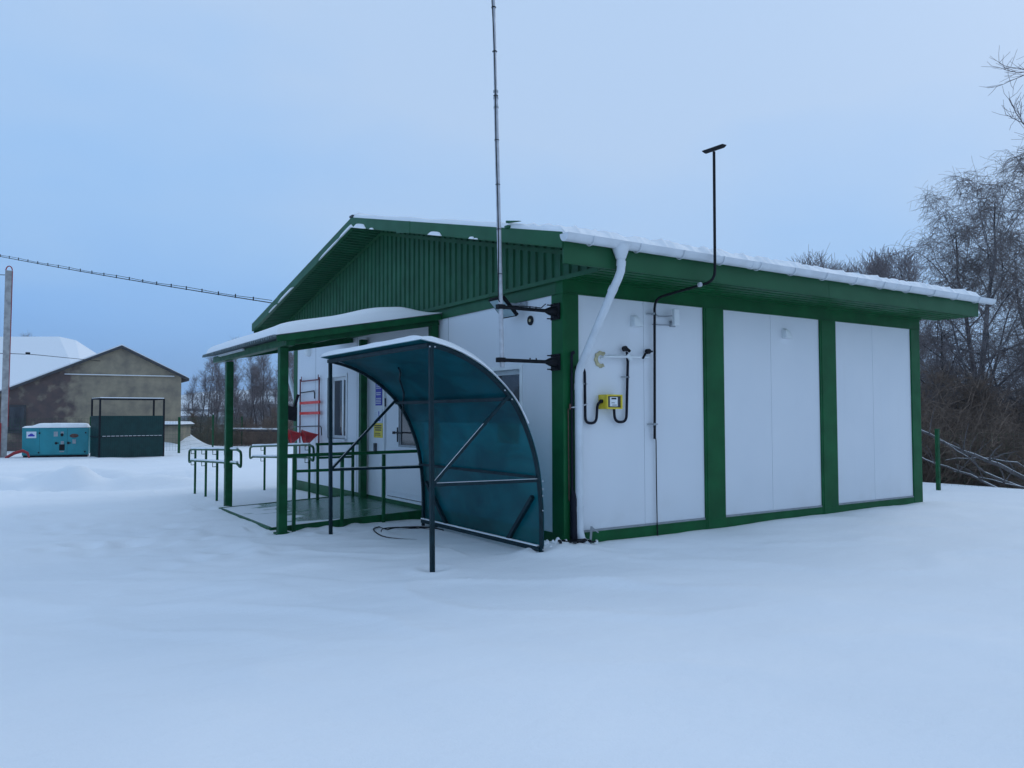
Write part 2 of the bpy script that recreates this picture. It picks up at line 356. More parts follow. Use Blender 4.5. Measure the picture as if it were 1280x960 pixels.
nB = n.nodes.new('ShaderNodeTexNoise'); nB.inputs['Scale'].default_value = 90; nB.inputs['Detail'].default_value = 3; n.links.new(tcn.outputs['Object'], nB.inputs[0])
b1 = n.nodes.new('ShaderNodeBump'); b1.inputs['Strength'].default_value = .5; b1.inputs['Distance'].default_value = .07; n.links.new(nA.outputs[0], b1.inputs['Height'])
b2 = n.nodes.new('ShaderNodeBump'); b2.inputs['Strength'].default_value = .4; b2.inputs['Distance'].default_value = .006; n.links.new(nB.outputs[0], b2.inputs['Height']); n.links.new(b1.outputs[0], b2.inputs['Normal'])
n.links.new(b2.outputs[0], b.inputs['Normal'])
g = nobj('ground', npmesh('ground', V, F, SNOWG)); tag(g, kind='structure')

# far hills: snowy fields with dark belts of forest
HM = bpy.data.materials.new('hill_fields'); HM.use_nodes = True
n = HM.node_tree; b = n.nodes['Principled BSDF']; b.inputs['Roughness'].default_value = .95
tcn = n.nodes.new('ShaderNodeTexCoord'); nz = n.nodes.new('ShaderNodeTexNoise'); nz.inputs['Scale'].default_value = .012; nz.inputs['Detail'].default_value = 7
mpn = n.nodes.new('ShaderNodeMapping'); mpn.inputs['Scale'].default_value = (1, 1, 14); n.links.new(tcn.outputs['Object'], mpn.inputs[0]); n.links.new(mpn.outputs[0], nz.inputs[0])
r = n.nodes.new('ShaderNodeValToRGB'); n.links.new(nz.outputs[0], r.inputs[0])
r.color_ramp.elements[0].position = .46; r.color_ramp.elements[0].color = (.05, .06, .07, 1)
r.color_ramp.elements[1].position = .54; r.color_ramp.elements[1].color = (.75, .78, .8, 1)
n.links.new(r.outputs[0], b.inputs['Base Color'])
na, nr = 260, 26
A_, B_ = np.meshgrid(np.linspace(R(-50), R(150), na), np.linspace(0, 1, nr), indexing='ij')
rad = 330+500*B_
hz = -3+(25*sst(0, .8, B_))*(.45+.9*fbm(A_*4+3, B_*1.2, 4))+1.2*fbm(A_*60, B_*14, 3)*B_
V = np.stack([-5+rad*np.cos(A_), -7+rad*np.sin(A_), hz], -1).reshape(-1, 3)
i_, j_ = np.meshgrid(np.arange(na-1), np.arange(nr-1), indexing='ij'); a = (i_*nr+j_).ravel()
h = nobj('hills', npmesh('hills', V, np.stack([a, a+nr, a+nr+1, a+1], -1), HM)); tag(h, kind='structure')

# ------------------------------------------------------------------ the modular building
B = thing('modular_building', 'single storey modular building with white panels, green frame and snowy gable roof', 'building', (0, 0, -.1))
LX, LY, H0, HB = 7.0, 9.0, 2.6, 2.767
# long wall infill
for x0, x1, sm in ((.205, 2.165, 1.18), (2.52, 4.475, 3.447), (4.837, 6.76, 5.755)):
    p = MB(); p.box(x0, sm-.0025, .0, .08, .022, H0+.02); p.box(sm+.0025, x1, .0, .08, .022, H0+.02); p.box(x0+.05, x1-.05, .012, .07, .0, H0)
    w = part(p, 'wall_panel', WHITE, B, bevel=.002)
    q = MB(); q.box(x0+.004, x1-.004, -.014, .0, .0, .02); part(q, 'drip_strip', GREYW, w)
# frame posts
for x0, x1 in ((2.165, 2.52), (4.475, 4.837)):
    q = MB(); q.box(x0, x1, -.022, .08, -.12, H0); q.box(x0+.03, x0+.05, -.028, -.022, -.1, H0-.01); part(q, 'frame_post', GREEN, B, bevel=.004)
for x0, x1, y0, y1 in ((-.012, .205, -.022, .19), (6.76, LX, -.022, .19), (-.012, .19, LY-.19, LY+.012), (LX-.19, LX, LY-.19, LY)):
    q = MB(); q.box(x0, x1, y0, y1, -.42, H0); part(q, 'corner_post', GREEN, B, bevel=.006)
q = MB(); q.box(-.016, LX+.004, -.026, .1, H0, HB+.02); q.box(-.016, LX, -.034, -.026, H0-.002, H0+.012); part(q, 'top_band', GREEN, B, bevel=.003)
q = MB(); q.box(-.018, .1, .1, LY+.01, H0, HB); part(q, 'top_band', GREEN_T, B, bevel=.003)
q = MB(); q.box(LX-.1, LX, .1, LY, H0, HB); q.box(.1, LX-.1, LY-.1, LY, H0, HB); part(q, 'top_band', GREEN, B)
q = MB(); q.box(.205, 6.76, -.018, .1, -.42, 0.0); q.box(.205, 6.76, -.024, -.018, -.012, .0)
part(q, 'base_skirt', GREEN, B, bevel=.002)
q = MB(); q.box(-.008, .1, .19, LY-.19, -.42, -.0); part(q, 'base_skirt', GREEN, B, bevel=.002)
q = MB(); q.box(LX-.1, LX, .19, LY-.19, -.42, 2.6); q.box(.19, LX-.19, LY-.1, LY, -.42, 2.6); part(q, 'rear_wall', WHITE, B)
q = MB(); q.box(.2, LX-.2, .2, LY-.2, -.38, -.3); part(q, 'floor_slab', DGREY, B)
for x_ in (2.20, 2.485, 4.51, 4.80, 6.795, .17):
    q = MB()
    for k_ in range(7): z_ = .12+k_*.39; q.tube([(x_, -.0225, z_), (x_, -.027, z_)], .0055, 6)
    fx = part(q, 'screw_row', GREEN_T, B); fx['kind'] = 'stuff'
# gable wall with openings (y0,y1,z0,z1)
ops = [(.82, 1.50, .88, 1.82), (3.10, 4.60, 0.004, 2.10), (6.20, 7.10, .87, 1.97)]
ys = sorted({.19, LY-.19, *[v for o in ops for v in o[:2]]}); zs = sorted({0., H0, *[v for o in ops for v in o[2:]]})
p = MB()
for a0, a1 in zip(ys, ys[1:]):
    run = None
    for z0, z1 in zip(zs, zs[1:]):
        hit = any(o[0] <= (a0+a1)/2 <= o[1] and o[2] <= (z0+z1)/2 <= o[3] for o in ops)
        if not hit: run = (run[0], z1) if run else (z0, z1)
        if (hit or z1 == zs[-1]) and run: p.box(0, .12, a0, a1, run[0], run[1]); run = None
for sy in (2.55, 5.72, 7.75): p.box(-.0025, 0, sy-.004, sy+.004, .0, H0, 1)
part(p, 'gable_wall', [WHITE, GREYW], B)
q = MB(); q.box(.9, .95, .3, 8.7, -.3, 2.7); part(q, 'dark_interior_sheet', INTDARK, B)  # near-black sheet behind the openings, its colour standing in for unlit rooms

def window(y0, y1, z0, z1, depth=.09, mull=None, red=False):
    f = MB(); t = .055; x0, x1 = depth, depth+.05
    f.box(x0, x1, y0, y1, z0, z0+t); f.box(x0, x1, y0, y1, z1-t, z1); f.box(x0, x1, y0, y0+t, z0+t, z1-t); f.box(x0, x1, y1-t, y1, z0+t, z1-t)
    if mull: f.box(x0, x1, mull-.03, mull+.03, z0+t, z1-t)
    # flat trim around the opening
    s = .05; f.box(-.014, -.0, y0-s, y1+s, z1, z1+s); f.box(-.014, -.0, y0-s, y0, z0, z1); f.box(-.014, -.0, y1, y1+s, z0, z1)
    w = part(f, 'window', WHITE_P, B, bevel=.003)
    g_ = MB(); g_.box(x0+.015, x0+.022, y0+t, y1-t, z0+t, z1-t); part(g_, 'pane', GLASS, w)
    s_ = MB(); s_.box(-.05, depth, y0-s, y1+s, z0-.03, z0); part(s_, 'sill', GUTTER, w)
    if red:
        c = MB(); c.box(x0+.008, x0+.014, y0+t+.02, y0+t+.16, z0+.25, z1-.32); part(c, 'curtain', REDC, w)
    return w
w1 = window(*ops[2], depth=.10, mull=6.62, red=True)
w2 = window(*ops[0], depth=.07)
# entrance door: fixed side light panel, leaf with glazed upper part
p = MB()
p.box(.02, .07, 3.10, 3.16, .004, 2.10); p.box(.02, .07, 4.54, 4.60, .004, 2.10); p.box(.02, .07, 3.16, 4.54, 2.03, 2.10); p.box(-.02, .02, 3.10, 4.60, .004, .04)
p.box(-.012, 0, 3.05, 3.10, 0.004, 2.15); p.box(-.012, 0, 4.60, 4.65, .004, 2.15); p.box(-.012, 0, 3.10, 4.60, 2.10, 2.15)
door = part(p, 'door', WHITE_P, B, bevel=.002)
p = MB(); y0, y1 = 3.17, 4.53
p.box(.0, .045, y0, y1, .05, .84); p.box(.0, .045, y0, y1, 1.75, 2.02); p.box(.0, .045, y0, 3.30, .84, 1.75); p.box(.0, .045, 4.06, y1, .84, 1.75)
p.box(-.006, .0, y0+.12, y1-.12, .12, .13); p.box(-.006, 0, y0+.12, y1-.12, .78, .79)
part(p, 'door_leaf', WHITE, door, bevel=.003)
p = MB(); p.box(.015, .03, 3.30, 4.06, .84, 1.75); part(p, 'door_glass', GLASS, door)
p = MB(); p.box(-.012, .0, 3.27, 4.09, .81, .84); p.box(-.012, .0, 3.27, 3.30, .84, 1.75); p.box(-.012, .0, 4.06, 4.09, .84, 1.75); p.box(-.012, 0, 3.27, 4.09, 1.75, 1.78); part(p, 'glazing_bead', GREYW, door)
p = MB(); p.box(-.012, -.0, 4.10, 4.14, .88, 1.10); p.tube([(-.01, 4.12, 1.02), (-.06, 4.12, 1.02), (-.06, 4.14, 1.02), (-.06, 3.86, 1.02)], .012, 8); p.box(-.05, -.02, 4.18, 4.22, 1.0, 1.04); part(p, 'door_handle', BLACK, door)
for z_ in (1.42, 1.66):
    p = MB(); p.tube([(-.012, 4.56, z_), (-.012, 4.56, z_+.13)], .014, 8); part(p, 'hinge', DGREY, door)

# roof geometry measured at the rake plane
OX, YR, YA, YL = .52, -.70, 4.70, 10.22
ZR, ZA, ZL = 3.07, 4.355, 3.235           # top edge of the rake boards
def rz(y): return ZR+(ZA-ZR)*(y-YR)/(YA-YR) if y <= YA else ZA+(ZL-ZA)*(y-YA)/(YL-YA)
XE = 7.43
# ribbed siding of the gable triangle and of the boxed eave end
def ribs(y0, y1, zbot, ztop, pitch, w, d, x=0.0):
    poly = []; y = y0
    prof = []
    while y < y1-1e-4:
        for dy, xx in ((0, x), (pitch-w-.012, x), (pitch-w, x-d), (pitch-.012, x-d)):
            if y+dy < y1: prof.append((y+dy, xx))
        y += pitch
    prof.append((y1, x)); return prof
prof = ribs(-.665, YL-.05, 0, 0, .155, .095, .022, x=.004)
p = MB(); vs = []; fs = []
for y, xx in prof: vs += [(xx, y, HB), (xx, y, rz(y)-.10)]
for i in range(len(prof)-1): fs.append((2*i, 2*i+2, 2*i+3, 2*i+1))
p.add(vs, fs)
part(p, 'gable_siding', GREEN_S, B, recalc=False)
p = MB(); p.prism([(-.66, HB), (YL-.05, HB), (YL-.05, rz(YL)-.12), (YA, ZA-.12), (-.66, ZR-.12)], 0, .03, .06); part(p, 'gable_backing', GREEN_S, B)
p = MB(); p.box(-.055, -.02, -.66, YL-.1, HB+.0, HB+.012); p.box(-.055, -.05, -.66, YL-.1, HB-.035, HB); part(p, 'siding_ledge', GREEN_T, B)
# trim strip under the rake soffit
p = MB()
for (ya, yb) in ((-.66, YA), (YA, YL-.05)):
    za, zb = rz(ya)-.165, rz(yb)-.165
    p.add([(-.03, ya, za-.05), (-.03, yb, zb-.05), (-.03, yb, zb), (-.03, ya, za)], [(0, 1, 2, 3)])
part(p, 'siding_trim', GREEN_T, B)
# roof slabs
for (ya, yb) in ((YR, YA), (YA, YL)):
    p = MB(); za, zb = rz(ya), rz(yb)
    p.prism([(ya, za-.01), (yb, zb-.01), (yb, zb-.09), (ya, za-.09)], 0, -OX+.03, XE-.03); part(p, 'roof_slab', GREEN_S, B)
# ribbed soffit under each rake overhang: ribs run with the eave line
for (ya, yb) in ((YR+.02, YA), (YA, YL)):
    p = MB(); L = math.hypot(yb-ya, rz(yb)-rz(ya)); k = int(L/.10)
    vs = []; fs = []
    for i in range(k):
        for s_, d_ in ((0, 0), (.55, 0), (.62, -.018), (.93, -.018)):
            f_ = (i+s_)/k; y = ya+(yb-ya)*f_; z = rz(y)-.125+d_
            vs += [(-OX+.01, y, z), (.0, y, z)]
    for i in range(len(vs)//2-1): fs.append((2*i, 2*i+1, 2*i+3, 2*i+2))
    p.add(vs, fs); part(p, 'rake_soffit', GREEN_S, B, recalc=False)
# rake boards
for (ya, yb) in ((YR, YA), (YA, YL)):
    p = MB(); za, zb = rz(ya), rz(yb); p.prism([(ya, za), (yb, zb), (yb, zb-.15), (ya, za-.15)], 0, -OX-.012, -OX+.012)
    p.prism([(ya, za-.15), (yb, zb-.15), (yb, zb-.158), (ya, za-.158)], 0, -OX-.012, -OX+.05)
    # butt joint between two sheet lengths
    yj = ya+.62*(yb-ya); p.prism([(yj, rz(yj)+.004), (yj+.42 if yb < 5 else yj+.3, rz(yj+.3)+.004+ (.03 if yb<5 else -.02)*0), (yj+.42 if yb < 5 else yj+.3, rz(yj+.3)-.152), (yj, rz(yj)-.154)], 0, -OX-.016, -OX-.012)
    part(p, 'rake_board', GREEN_T, B, bevel=.002)
# eave fascia and soffit, both sides
p = MB(); xs = [-OX, 1.63, 3.7, 5.75, XE]
for a0, a1 in zip(xs, xs[1:]): p.box(a0+.001, a1-.001, YR-.012+.001*(xs.index(a0) % 2), YR+.012, HB, ZR-.02)
p.box(-OX, XE, YR-.016, YR+.012, HB-.006, HB)
part(p, 'eave_fascia', GREEN_T, B, bevel=.002)
p = MB(); p.box(-.03, XE, YR+.013, -.035, HB+.006, HB+.02)
for i in range(5): p.box(-.03, XE, YR+.06+i*.125, YR+.075+i*.125, HB-.002, HB+.006)
p.box(-.03, LX, -.06, -.035, HB-.014, HB+.006); part(p, 'eave_soffit', GREEN, B)
p = MB(); p.box(-OX+.03, XE, YL-.02, YL, ZL-.3, ZL-.02); p.box(-.03, XE, LY+.02, YL-.02, ZL-.3, ZL-.28); part(p, 'eave_fascia', GREEN, B)
p = MB(); p.prism([(YR+.03, HB+.02), (YA, HB+.02), (YA, ZA-.12), (YR+.03, ZR-.12)], 0, LX+.0, LX+.04); p.prism([(YA, HB+.02), (YL-.05, HB+.02), (YL-.05, ZL-.12), (YA, ZA-.12)], 0, LX, LX+.04); part(p, 'rear_gable', GREEN_S, B)
# end cap at right end of the eave box
p = MB(); p.prism([(YR+.013, HB+.02), (-.04, HB+.02), (-.04, rz(0)-.1), (YR+.013, ZR-.1)], 0, XE-.03, XE); part(p, 'eave_end', GREEN_T, B)
# ridge cap end and roof sheet lips sticking out of the snow
p = MB(); p.box(-OX-.02, -OX+.2, YA-.06, YA+.06, ZA-.0, ZA+.03); part(p, 'ridge_cap', DGREY, B)
p = MB(); p.prism([(.27, 3.352), (.27, 3.378), (.02, 3.325), (.02, 3.322)], 0, -.555, -.52); p.box(-.56, -.52, .23, .29, 3.296, 3.322); part(p, 'roof_sheet_lip', GREEN_S, B)
# gutter
GY, GZ = YR-.085, 3.035
def half(xa, xb, r_=.066):
    p = MB(); n_ = 12; ring = []
    for k_ in range(n_+1):
        a_ = math.pi+math.pi*k_/n_; ring.append((GY+r_*math.cos(a_), GZ+r_*1.15*math.sin(a_)))
    ring += [(GY+(r_-.006)*math.cos(math.pi+math.pi*(n_-k_)/n_), GZ+(r_-.006)*1.15*math.sin(math.pi+math.pi*(n_-k_)/n_)) for k_ in range(n_+1)]
    p.prism(ring, 0, xa, xb)
    return p
p = half(-.56, 7.68); 
for xe, s_ in ((-.56, -1), (7.68, 1)):
    p.prism([(GY+.068*math.cos(math.pi+math.pi*k_/12), GZ+.078*math.sin(math.pi+math.pi*k_/12)) for k_ in range(13)], 0, xe, xe+s_*.012)
gut = part(p, 'gutter', GUTTER, B, smooth=True)
xh = -.25
while xh < 7.6:
    p = MB(); p.tube([(xh, GY+.075*math.cos(math.pi+math.pi*k_/10), GZ+.086*math.sin(math.pi+math.pi*k_/10)) for k_ in range(11)]+[(xh, GY+.075, GZ+.02)], .006, 6); part(p, 'gutter_bracket', GUTTER, gut); xh += .62
for xj in (2.1, 5.0):
    p = half(xj, xj+.05, .071); part(p, 'gutter_joint', GUTTER, gut)
# downspout: outlet funnel, elbow, slanting run back to the wall, vertical run, shoe
p = MB()
p.tube([(.15, GY, 3.0), (.15, GY, 2.93), (.15, GY, 2.86)], [.098, .075, .05], 16)
p.tube([(.15, GY, 2.88), (.155, GY, 2.80), (.16, GY+.015, 2.74), (.16, GY+.06, 2.665), (.155, GY+.12, 2.58), (.15, -.12, 1.80), (.148, -.095, 1.74), (.148, -.085, 1.66), (.15, -.082, .2), (.152, -.084, .03), (.158, -.11, -.05), (.17, -.19, -.115)], .044, 14)
for a_, b_ in (((.15, -.083, 1.62), (.15, -.083, 1.55)), ((.155, GY+.115, 2.59), (.153, GY+.15, 2.54)), ((.155, GY+.0, 2.84), (.155, GY+.005, 2.79)), ((.15, -.082, .30), (.15, -.082, .24))): p.tube([a_, b_], .049, 14)
part(p, 'downspout', GUTTER, B, smooth=True)
# rear-left downspout seen past the far corner
p = MB(); p.tube([(.1, YL+.06, 3.0), (.1, YL+.05, 2.8), (.1, 9.35, 1.75), (.1, 9.12, 1.5), (.1, 9.1, -.1)], .045, 12); part(p, 'downspout', GUTTER, B, smooth=True)

# roof snow
def snow_sheet(nx, ny, x0, x1, y0, y1, zf, tf, ex=.12):
    p = MB(); vs = []
    for layer in (1, 0):
        for i in range(nx):
            for j in range(ny):
                x = x0+(x1-x0)*i/(nx-1); y = y0+(y1-y0)*j/(ny-1)
                d = min(x-x0, x1-x, y-y0, y1-y)
                if layer:
                    k_ = min(1, d/ex); prof_ = math.sqrt(max(0, 1-(1-k_)**2))
                    vs.append((x, y, zf(x, y)+.004+tf(x, y)*(.0+prof_)))
                else: vs.append((x, y, zf(x, y)))
    fs = []
    def id_(l, i, j): return l*nx*ny+i*ny+j
    for i in range(nx-1):
        for j in range(ny-1):
            fs.append((id_(0, i, j), id_(0, i+1, j), id_(0, i+1, j+1), id_(0, i, j+1)))
            fs.append((id_(1, i, j), id_(1, i, j+1), id_(1, i+1, j+1), id_(1, i+1, j)))
    for i in range(nx-1):
        for j in (0, ny-1): fs.append((id_(0, i, j), id_(1, i, j), id_(1, i+1, j), id_(0, i+1, j)))
    for j in range(ny-1):
        for i in (0, nx-1): fs.append((id_(0, i, j), id_(0, i, j+1), id_(1, i, j+1), id_(1, i, j)))
    p.add(vs, fs); return p
def nz2(x, y): return float(fbm(np.array([x]), np.array([y]), 3)[0])
p = snow_sheet(420, 60, -OX-.005, 7.56, YR-.03, YA+.05, lambda x, y: rz(y)-.012, lambda x, y: max(.02, .05+.045*nz2(x*2.3+3, y*2.3)+(.13*(nz2(x*16, y*12)-.45) if y < 0 else 0)), .04)
part(p, 'roof_snow', SNOW, B, smooth=True)
p = snow_sheet(60, 60, -OX-.012, 7.5, YA, YL+.05, lambda x, y: rz(y)-.012, lambda x, y: .12+.06*nz2(x*1.7+3, y*1.9), .06)
part(p, 'roof_snow', SNOW, B, smooth=True)
# snow clinging to the lower lips of the rake boards
rnd = random.Random(3)
def blob(y, L, h):
    p = MB()
    z = rz(y)-.152; k_ = 7
    vs = []; 
    for i in range(k_):
        s_ = i/(k_-1)*2-1; hh = h*math.sqrt(max(.02, 1-s_**4)); yy = y+s_*L; zz = rz(yy)-.158
        vs += [(-OX-.035, yy, zz), (-OX-.012, yy, zz), (-OX-.012, yy, zz+hh), (-OX-.028, yy, zz+hh*.8)]
    fs = [(4*i+j, 4*i+(j+1) % 4, 4*i+4+(j+1) % 4, 4*i+4+j) for i in range(k_-1) for j in range(4)]+[(0, 1, 2, 3), (4*k_-4, 4*k_-3, 4*k_-2, 4*k_-1)]
    p.add(vs, fs); part(p, 'snow_lump', SNOW, B, smooth=True)
for y, L, h in ((1.93, .17, .05), (4.35, .22, .07), (4.9, .3, .055), (5.6, .5, .04), (7.9, .45, .05), (8.7, .25, .03), (1.02, .05, .03), (.92, .03, .018), (3.9, .06, .025)): blob(y, L, h)

# ------------------------------------------------------------------ porch canopy
P_ = thing('porch_canopy', 'green steel porch canopy over the entrance with corrugated roof under thick snow', 'canopy', (-1.05, 4.5, -.1))
def czf(x, y): return 2.245+.185*(x+2.25)
for (x, y, top) in ((-2.10, 3.02, 2.14), (-2.0, 6.08, 2.14), (-.075, 2.84, 2.52), (-.085, 5.27, 2.52)):
    p = MB(); p.box(x-.055, x+.055, y-.055, y+.055, (-.32 if x < -1 else -.06), top)
    if x < -1: p.box(x-.085, x+.085, y-.085, y+.085, -.19, -.165)
    part(p, 'post', GREEN_R, P_, bevel=.012)
p = MB(); p.box(-2.155, -2.045, 2.72, 6.50, 2.14, 2.235); part(p, 'beam', GREEN_R, P_, bevel=.006)
for y in (2.82, 5.9):
    p = MB(); p.bar((-2.16, y, 2.19), (-.02, y, 2.575), .07, .105); part(p, 'rafter', GREEN_R, P_, bevel=.005)
for x in (-1.45, -.75, -.12):
    p = MB(); p.bar((x, 2.74, czf(x, 0)-.035), (x, 6.6, czf(x, 0)-.035), .04, .05); part(p, 'purlin', GREEN_R, P_)
p = MB(); p.bar((-2.28, 2.70, czf(-2.28, 0)-.028), (.0-.03, 2.70, czf(-.03, 0)-.028), .02, .075); part(p, 'side_fascia', GREEN_R, P_)
p = MB(); vs = []; fs = []; ny = 340
for i, x in enumerate((-2.33, -.02)):
    for j in range(ny):
        y = 2.69+3.80*j/(ny-1); vs.append((x, y, czf(x, y)+.010+.019*math.sin(2*math.pi*y/.10)))
for i, x in enumerate((-2.33, -.02)):
    for j in range(ny):
        y = 2.69+3.80*j/(ny-1); vs.append((x, y, czf(x, y)+.004+.019*math.sin(2*math.pi*y/.10)))
for j in range(ny-1):
    fs += [(j, j+1, ny+j+1, ny+j), (2*ny+j, 3*ny+j, 3*ny+j+1, 2*ny+j+1), (j, 2*ny+j, 2*ny+j+1, j+1), (ny+j, ny+j+1, 3*ny+j+1, 3*ny+j)]
p.add(vs, fs); part(p, 'corrugated_roof', COR, P_, smooth=True)
def csn(x, y):
    b0 = .115+.05*nz2(x*1.6+7, y*1.3)
    b0 += .045*math.exp(-((x+.95)/.42)**2)
    b0 *= float(sst(-.02, -.6, np.array(x)))*.85+.15
    return b0
p = snow_sheet(70, 110, -2.29, -.03, 2.685, 6.44, lambda x, y: czf(x, y)+.022, csn, .2)
part(p, 'canopy_snow', SNOW, P_, smooth=True)
p = MB(); p.box(-2.19, -2.16, 4.6, 6.0, 2.205, 2.235); part(p, 'beam_snow', GUTTER, P_)  # pale box standing for snow lying on the front beam, not a lamp

# entrance platform with guard rails
D = thing('entrance_platform', 'low green entrance platform, wet and patched with snow, in front of the door', 'platform', (-1.1, 4.6, -.2))
p = MB(); p.prism([(-2.17, -.30), (-.01, -.30), (-.01, -.05), (-2.17, -.128)], 1, 3.20, 5.8); part(p, 'deck', DECK, D, bevel=.004)
p = MB(); p.prism([(-2.20, -.4), (-.01, -.4), (-.01, -.04), (-2.20, -.122)], 1, 3.165, 3.199); p.prism([(-2.205, -.4), (-2.171, -.4), (-2.171, -.118), (-2.205, -.119)], 1, 3.2, 5.8); p.prism([(-2.20, -.4), (-.01, -.4), (-.01, -.04), (-2.20, -.122)], 1, 5.801, 5.835); part(p, 'edge_beam', GREEN_R, D, bevel=.004)
G = thing('guard_rail', 'green two bar guard rail along the near side of the entrance platform', 'railing', (-1.0, 3.12, -.1))
for x in (-1.92, -1.28, -.69, -.06):
    p = MB(); p.bar((x, 3.11, -.34), (x, 3.11, .755), .042, k=0); part(p, 'rail_post', GREEN_R, G, bevel=.006)
p = MB(); p.bar((-2.05, 3.11, .775), (-.03, 3.11, .785), .045, .042); part(p, 'top_bar', GREEN_R, G, bevel=.006)
p = MB(); p.bar((-1.92, 3.11, .575), (-.06, 3.11, .572), .035, .035); part(p, 'middle_bar', GREEN_R, G, bevel=.005)
G = thing('guard_rail', 'short green guard rail at the far end of the platform, beside the wall', 'railing', (-.4, 5.6, -.1))
for x in (-.72, -.12):
    p = MB(); p.bar((x, 5.6, -.2), (x, 5.6, .80), .042); part(p, 'rail_post', GREEN_R, G, bevel=.006)
p = MB(); p.bar((-.75, 5.6, .82), (-.02, 5.6, .82), .045, .042); part(p, 'top_bar', GREEN_R, G, bevel=.006)
p = MB(); p.bar((-.72, 5.6, .60), (-.1, 5.6, .60), .035, .035); part(p, 'middle_bar', GREEN_R, G)
# ramp handrails: two tubes on brackets, joined by loops
def handrail(x, ya, yb, za, zb, posts, label, side):
    T = thing('ramp_handrail', label, 'handrail', (x, (ya+yb)/2, -.2))
    def z(y, o): return za+(zb-za)*(y-ya)/(yb-ya)+o
    for y in posts:
        q = MB(); q.tube([(x, y, gz(x, y)-.2), (x, y, z(y, .0)-.0)], .021, 10); part(q, 'rail_post', GREEN_R, T, smooth=True)
    d = side*.075; q = MB()
    pts = []
    def corner(pl):
        # rounded polyline
        out_ = [pl[0]]
        for i in range(1, len(pl)-1):
            a_, b_, c_ = Vector(pl[i-1]), Vector(pl[i]), Vector(pl[i+1]); r_ = .07
            p0 = b_+(a_-b_).normalized()*r_; p2 = b_+(c_-b_).normalized()*r_
            for t__ in (0, .33, .66, 1): out_.append(tuple(p0*(1-t__)**2+b_*2*t__*(1-t__)+p2*t__*t__))
        return out_+[pl[-1]]
    loop = [(x+d, (ya+yb)/2, z((ya+yb)/2, .0)), (x+d, ya+.12, z(ya, 0)), (x+d, ya-.12, z(ya, -.03)), (x+d, ya-.12, z(ya, -.27)), (x+d, ya+.12, z(ya, -.21)), (x+d, yb-.12, z(yb, -.21)), (x+d, yb+.1, z(yb, -.26)), (x+d, yb+.1, z(yb, -.03)), (x+d, yb-.12, z(yb, 0)), (x+d, (ya+yb)/2, z((ya+yb)/2, .0))]
    q.tube(corner(loop), .0195, 10); part(q, 'rail_loop', GREEN_R, T, smooth=True)
    for y in posts:
        for o in (-.0, -.21):
            q = MB(); q.tube([(x, y, z(y, o-.085)), (x+d, y-.001, z(y, o-.085)), (x+d, y, z(y, o-.015))], .007, 6); q.tube([(x, y-.14, z(y, o-.085)), (x+d, y-.14, z(y, o-.085))], .006, 6) if 0 else None
            part(q, 'rail_bracket', GREEN_R, T)
    # flat brackets that show as small hooks
    # snow lying on the bars
    q = MB()
    for o in (0, -.21):
        pp = []; k_ = 26
        for i in range(k_):
            y = ya+.1+(yb-ya-.2)*i/(k_-1); pp.append((x+d, y, z(y, o)+.018))
        rr = [.012+.016*nz2(y_[1]*6, o*9+x) for y_ in pp]; q.tube(pp, rr, 8)
    part(q, 'rail_snow', SNOW, T, smooth=True)
handrail(-1.9, 5.55, 9.03, .765, .655, (6.45, 7.24, 8.07, 8.95), 'outer green ramp handrail with looped ends and snow on its tubes', -1)
handrail(-.65, 5.9, 9.45, .80, .67, (6.2, 7.45, 8.78), 'inner green ramp handrail nearer the wall with looped ends and snow on its tubes', -1)

# ------------------------------------------------------------------ curved shelter
Sh = thing('arched_shelter', 'curved teal polycarbonate shelter on a dark steel frame beside the wall', 'shelter', (-1.0, 1.2, -.15))
ctrl = [(-1.69, 1.965), (-1.495, 1.922), (-1.318, 1.860), (-1.136, 1.769), (-.949, 1.639), (-.758, 1.457), (-.612, 1.23), (-.504, .984), (-.435, .735), (-.398, .446), (-.385, .2), (-.385, -.17)]
def cr(cs, n_=6):
    o = []
    for i in range(len(cs)-1):
        p0 = Vector(cs[max(i-1, 0)]); p1 = Vector(cs[i]); p2 = Vector(cs[i+1]); p3 = Vector(cs[min(i+2, len(cs)-1)])
        for k_ in range(n_):
            t__ = k_/n_; o.append(.5*((2*p1)+(-p0+p2)*t__+(2*p0-5*p1+4*p2-p3)*t__*t__+(-p0+3*p1-3*p2+p3)*t__**3))
    return o+[Vector(cs[-1])]
arc = cr(ctrl)
YN, YF = -.15, 2.5
def hoop(y, w=.042):
    p = MB(); vs = []; 
    nn = []
    for i, q in enumerate(arc):
        t__ = (arc[min(i+1, len(arc)-1)]-arc[max(i-1, 0)]).normalized(); nn.append(Vector((t__.y, -t__.x)))
    for q, n_ in zip(arc, nn):
        for s_, yy in ((0, -w/2), (1, -w/2), (1, w/2), (0, w/2)):
            a_ = q-n_*w*s_*-1 if False else q+n_*(-w if s_ else 0)
            vs.append((a_.x, y+yy, a_.y))
    k_ = len(arc); fs = [(4*i+j, 4*i+(j+1) % 4, 4*i+4+(j+1) % 4, 4*i+4+j) for i in range(k_-1) for j in range(4)]+[(0, 1, 2, 3), (4*k_-4, 4*k_-3, 4*k_-2, 4*k_-1)]
    p.add(vs, fs); return p
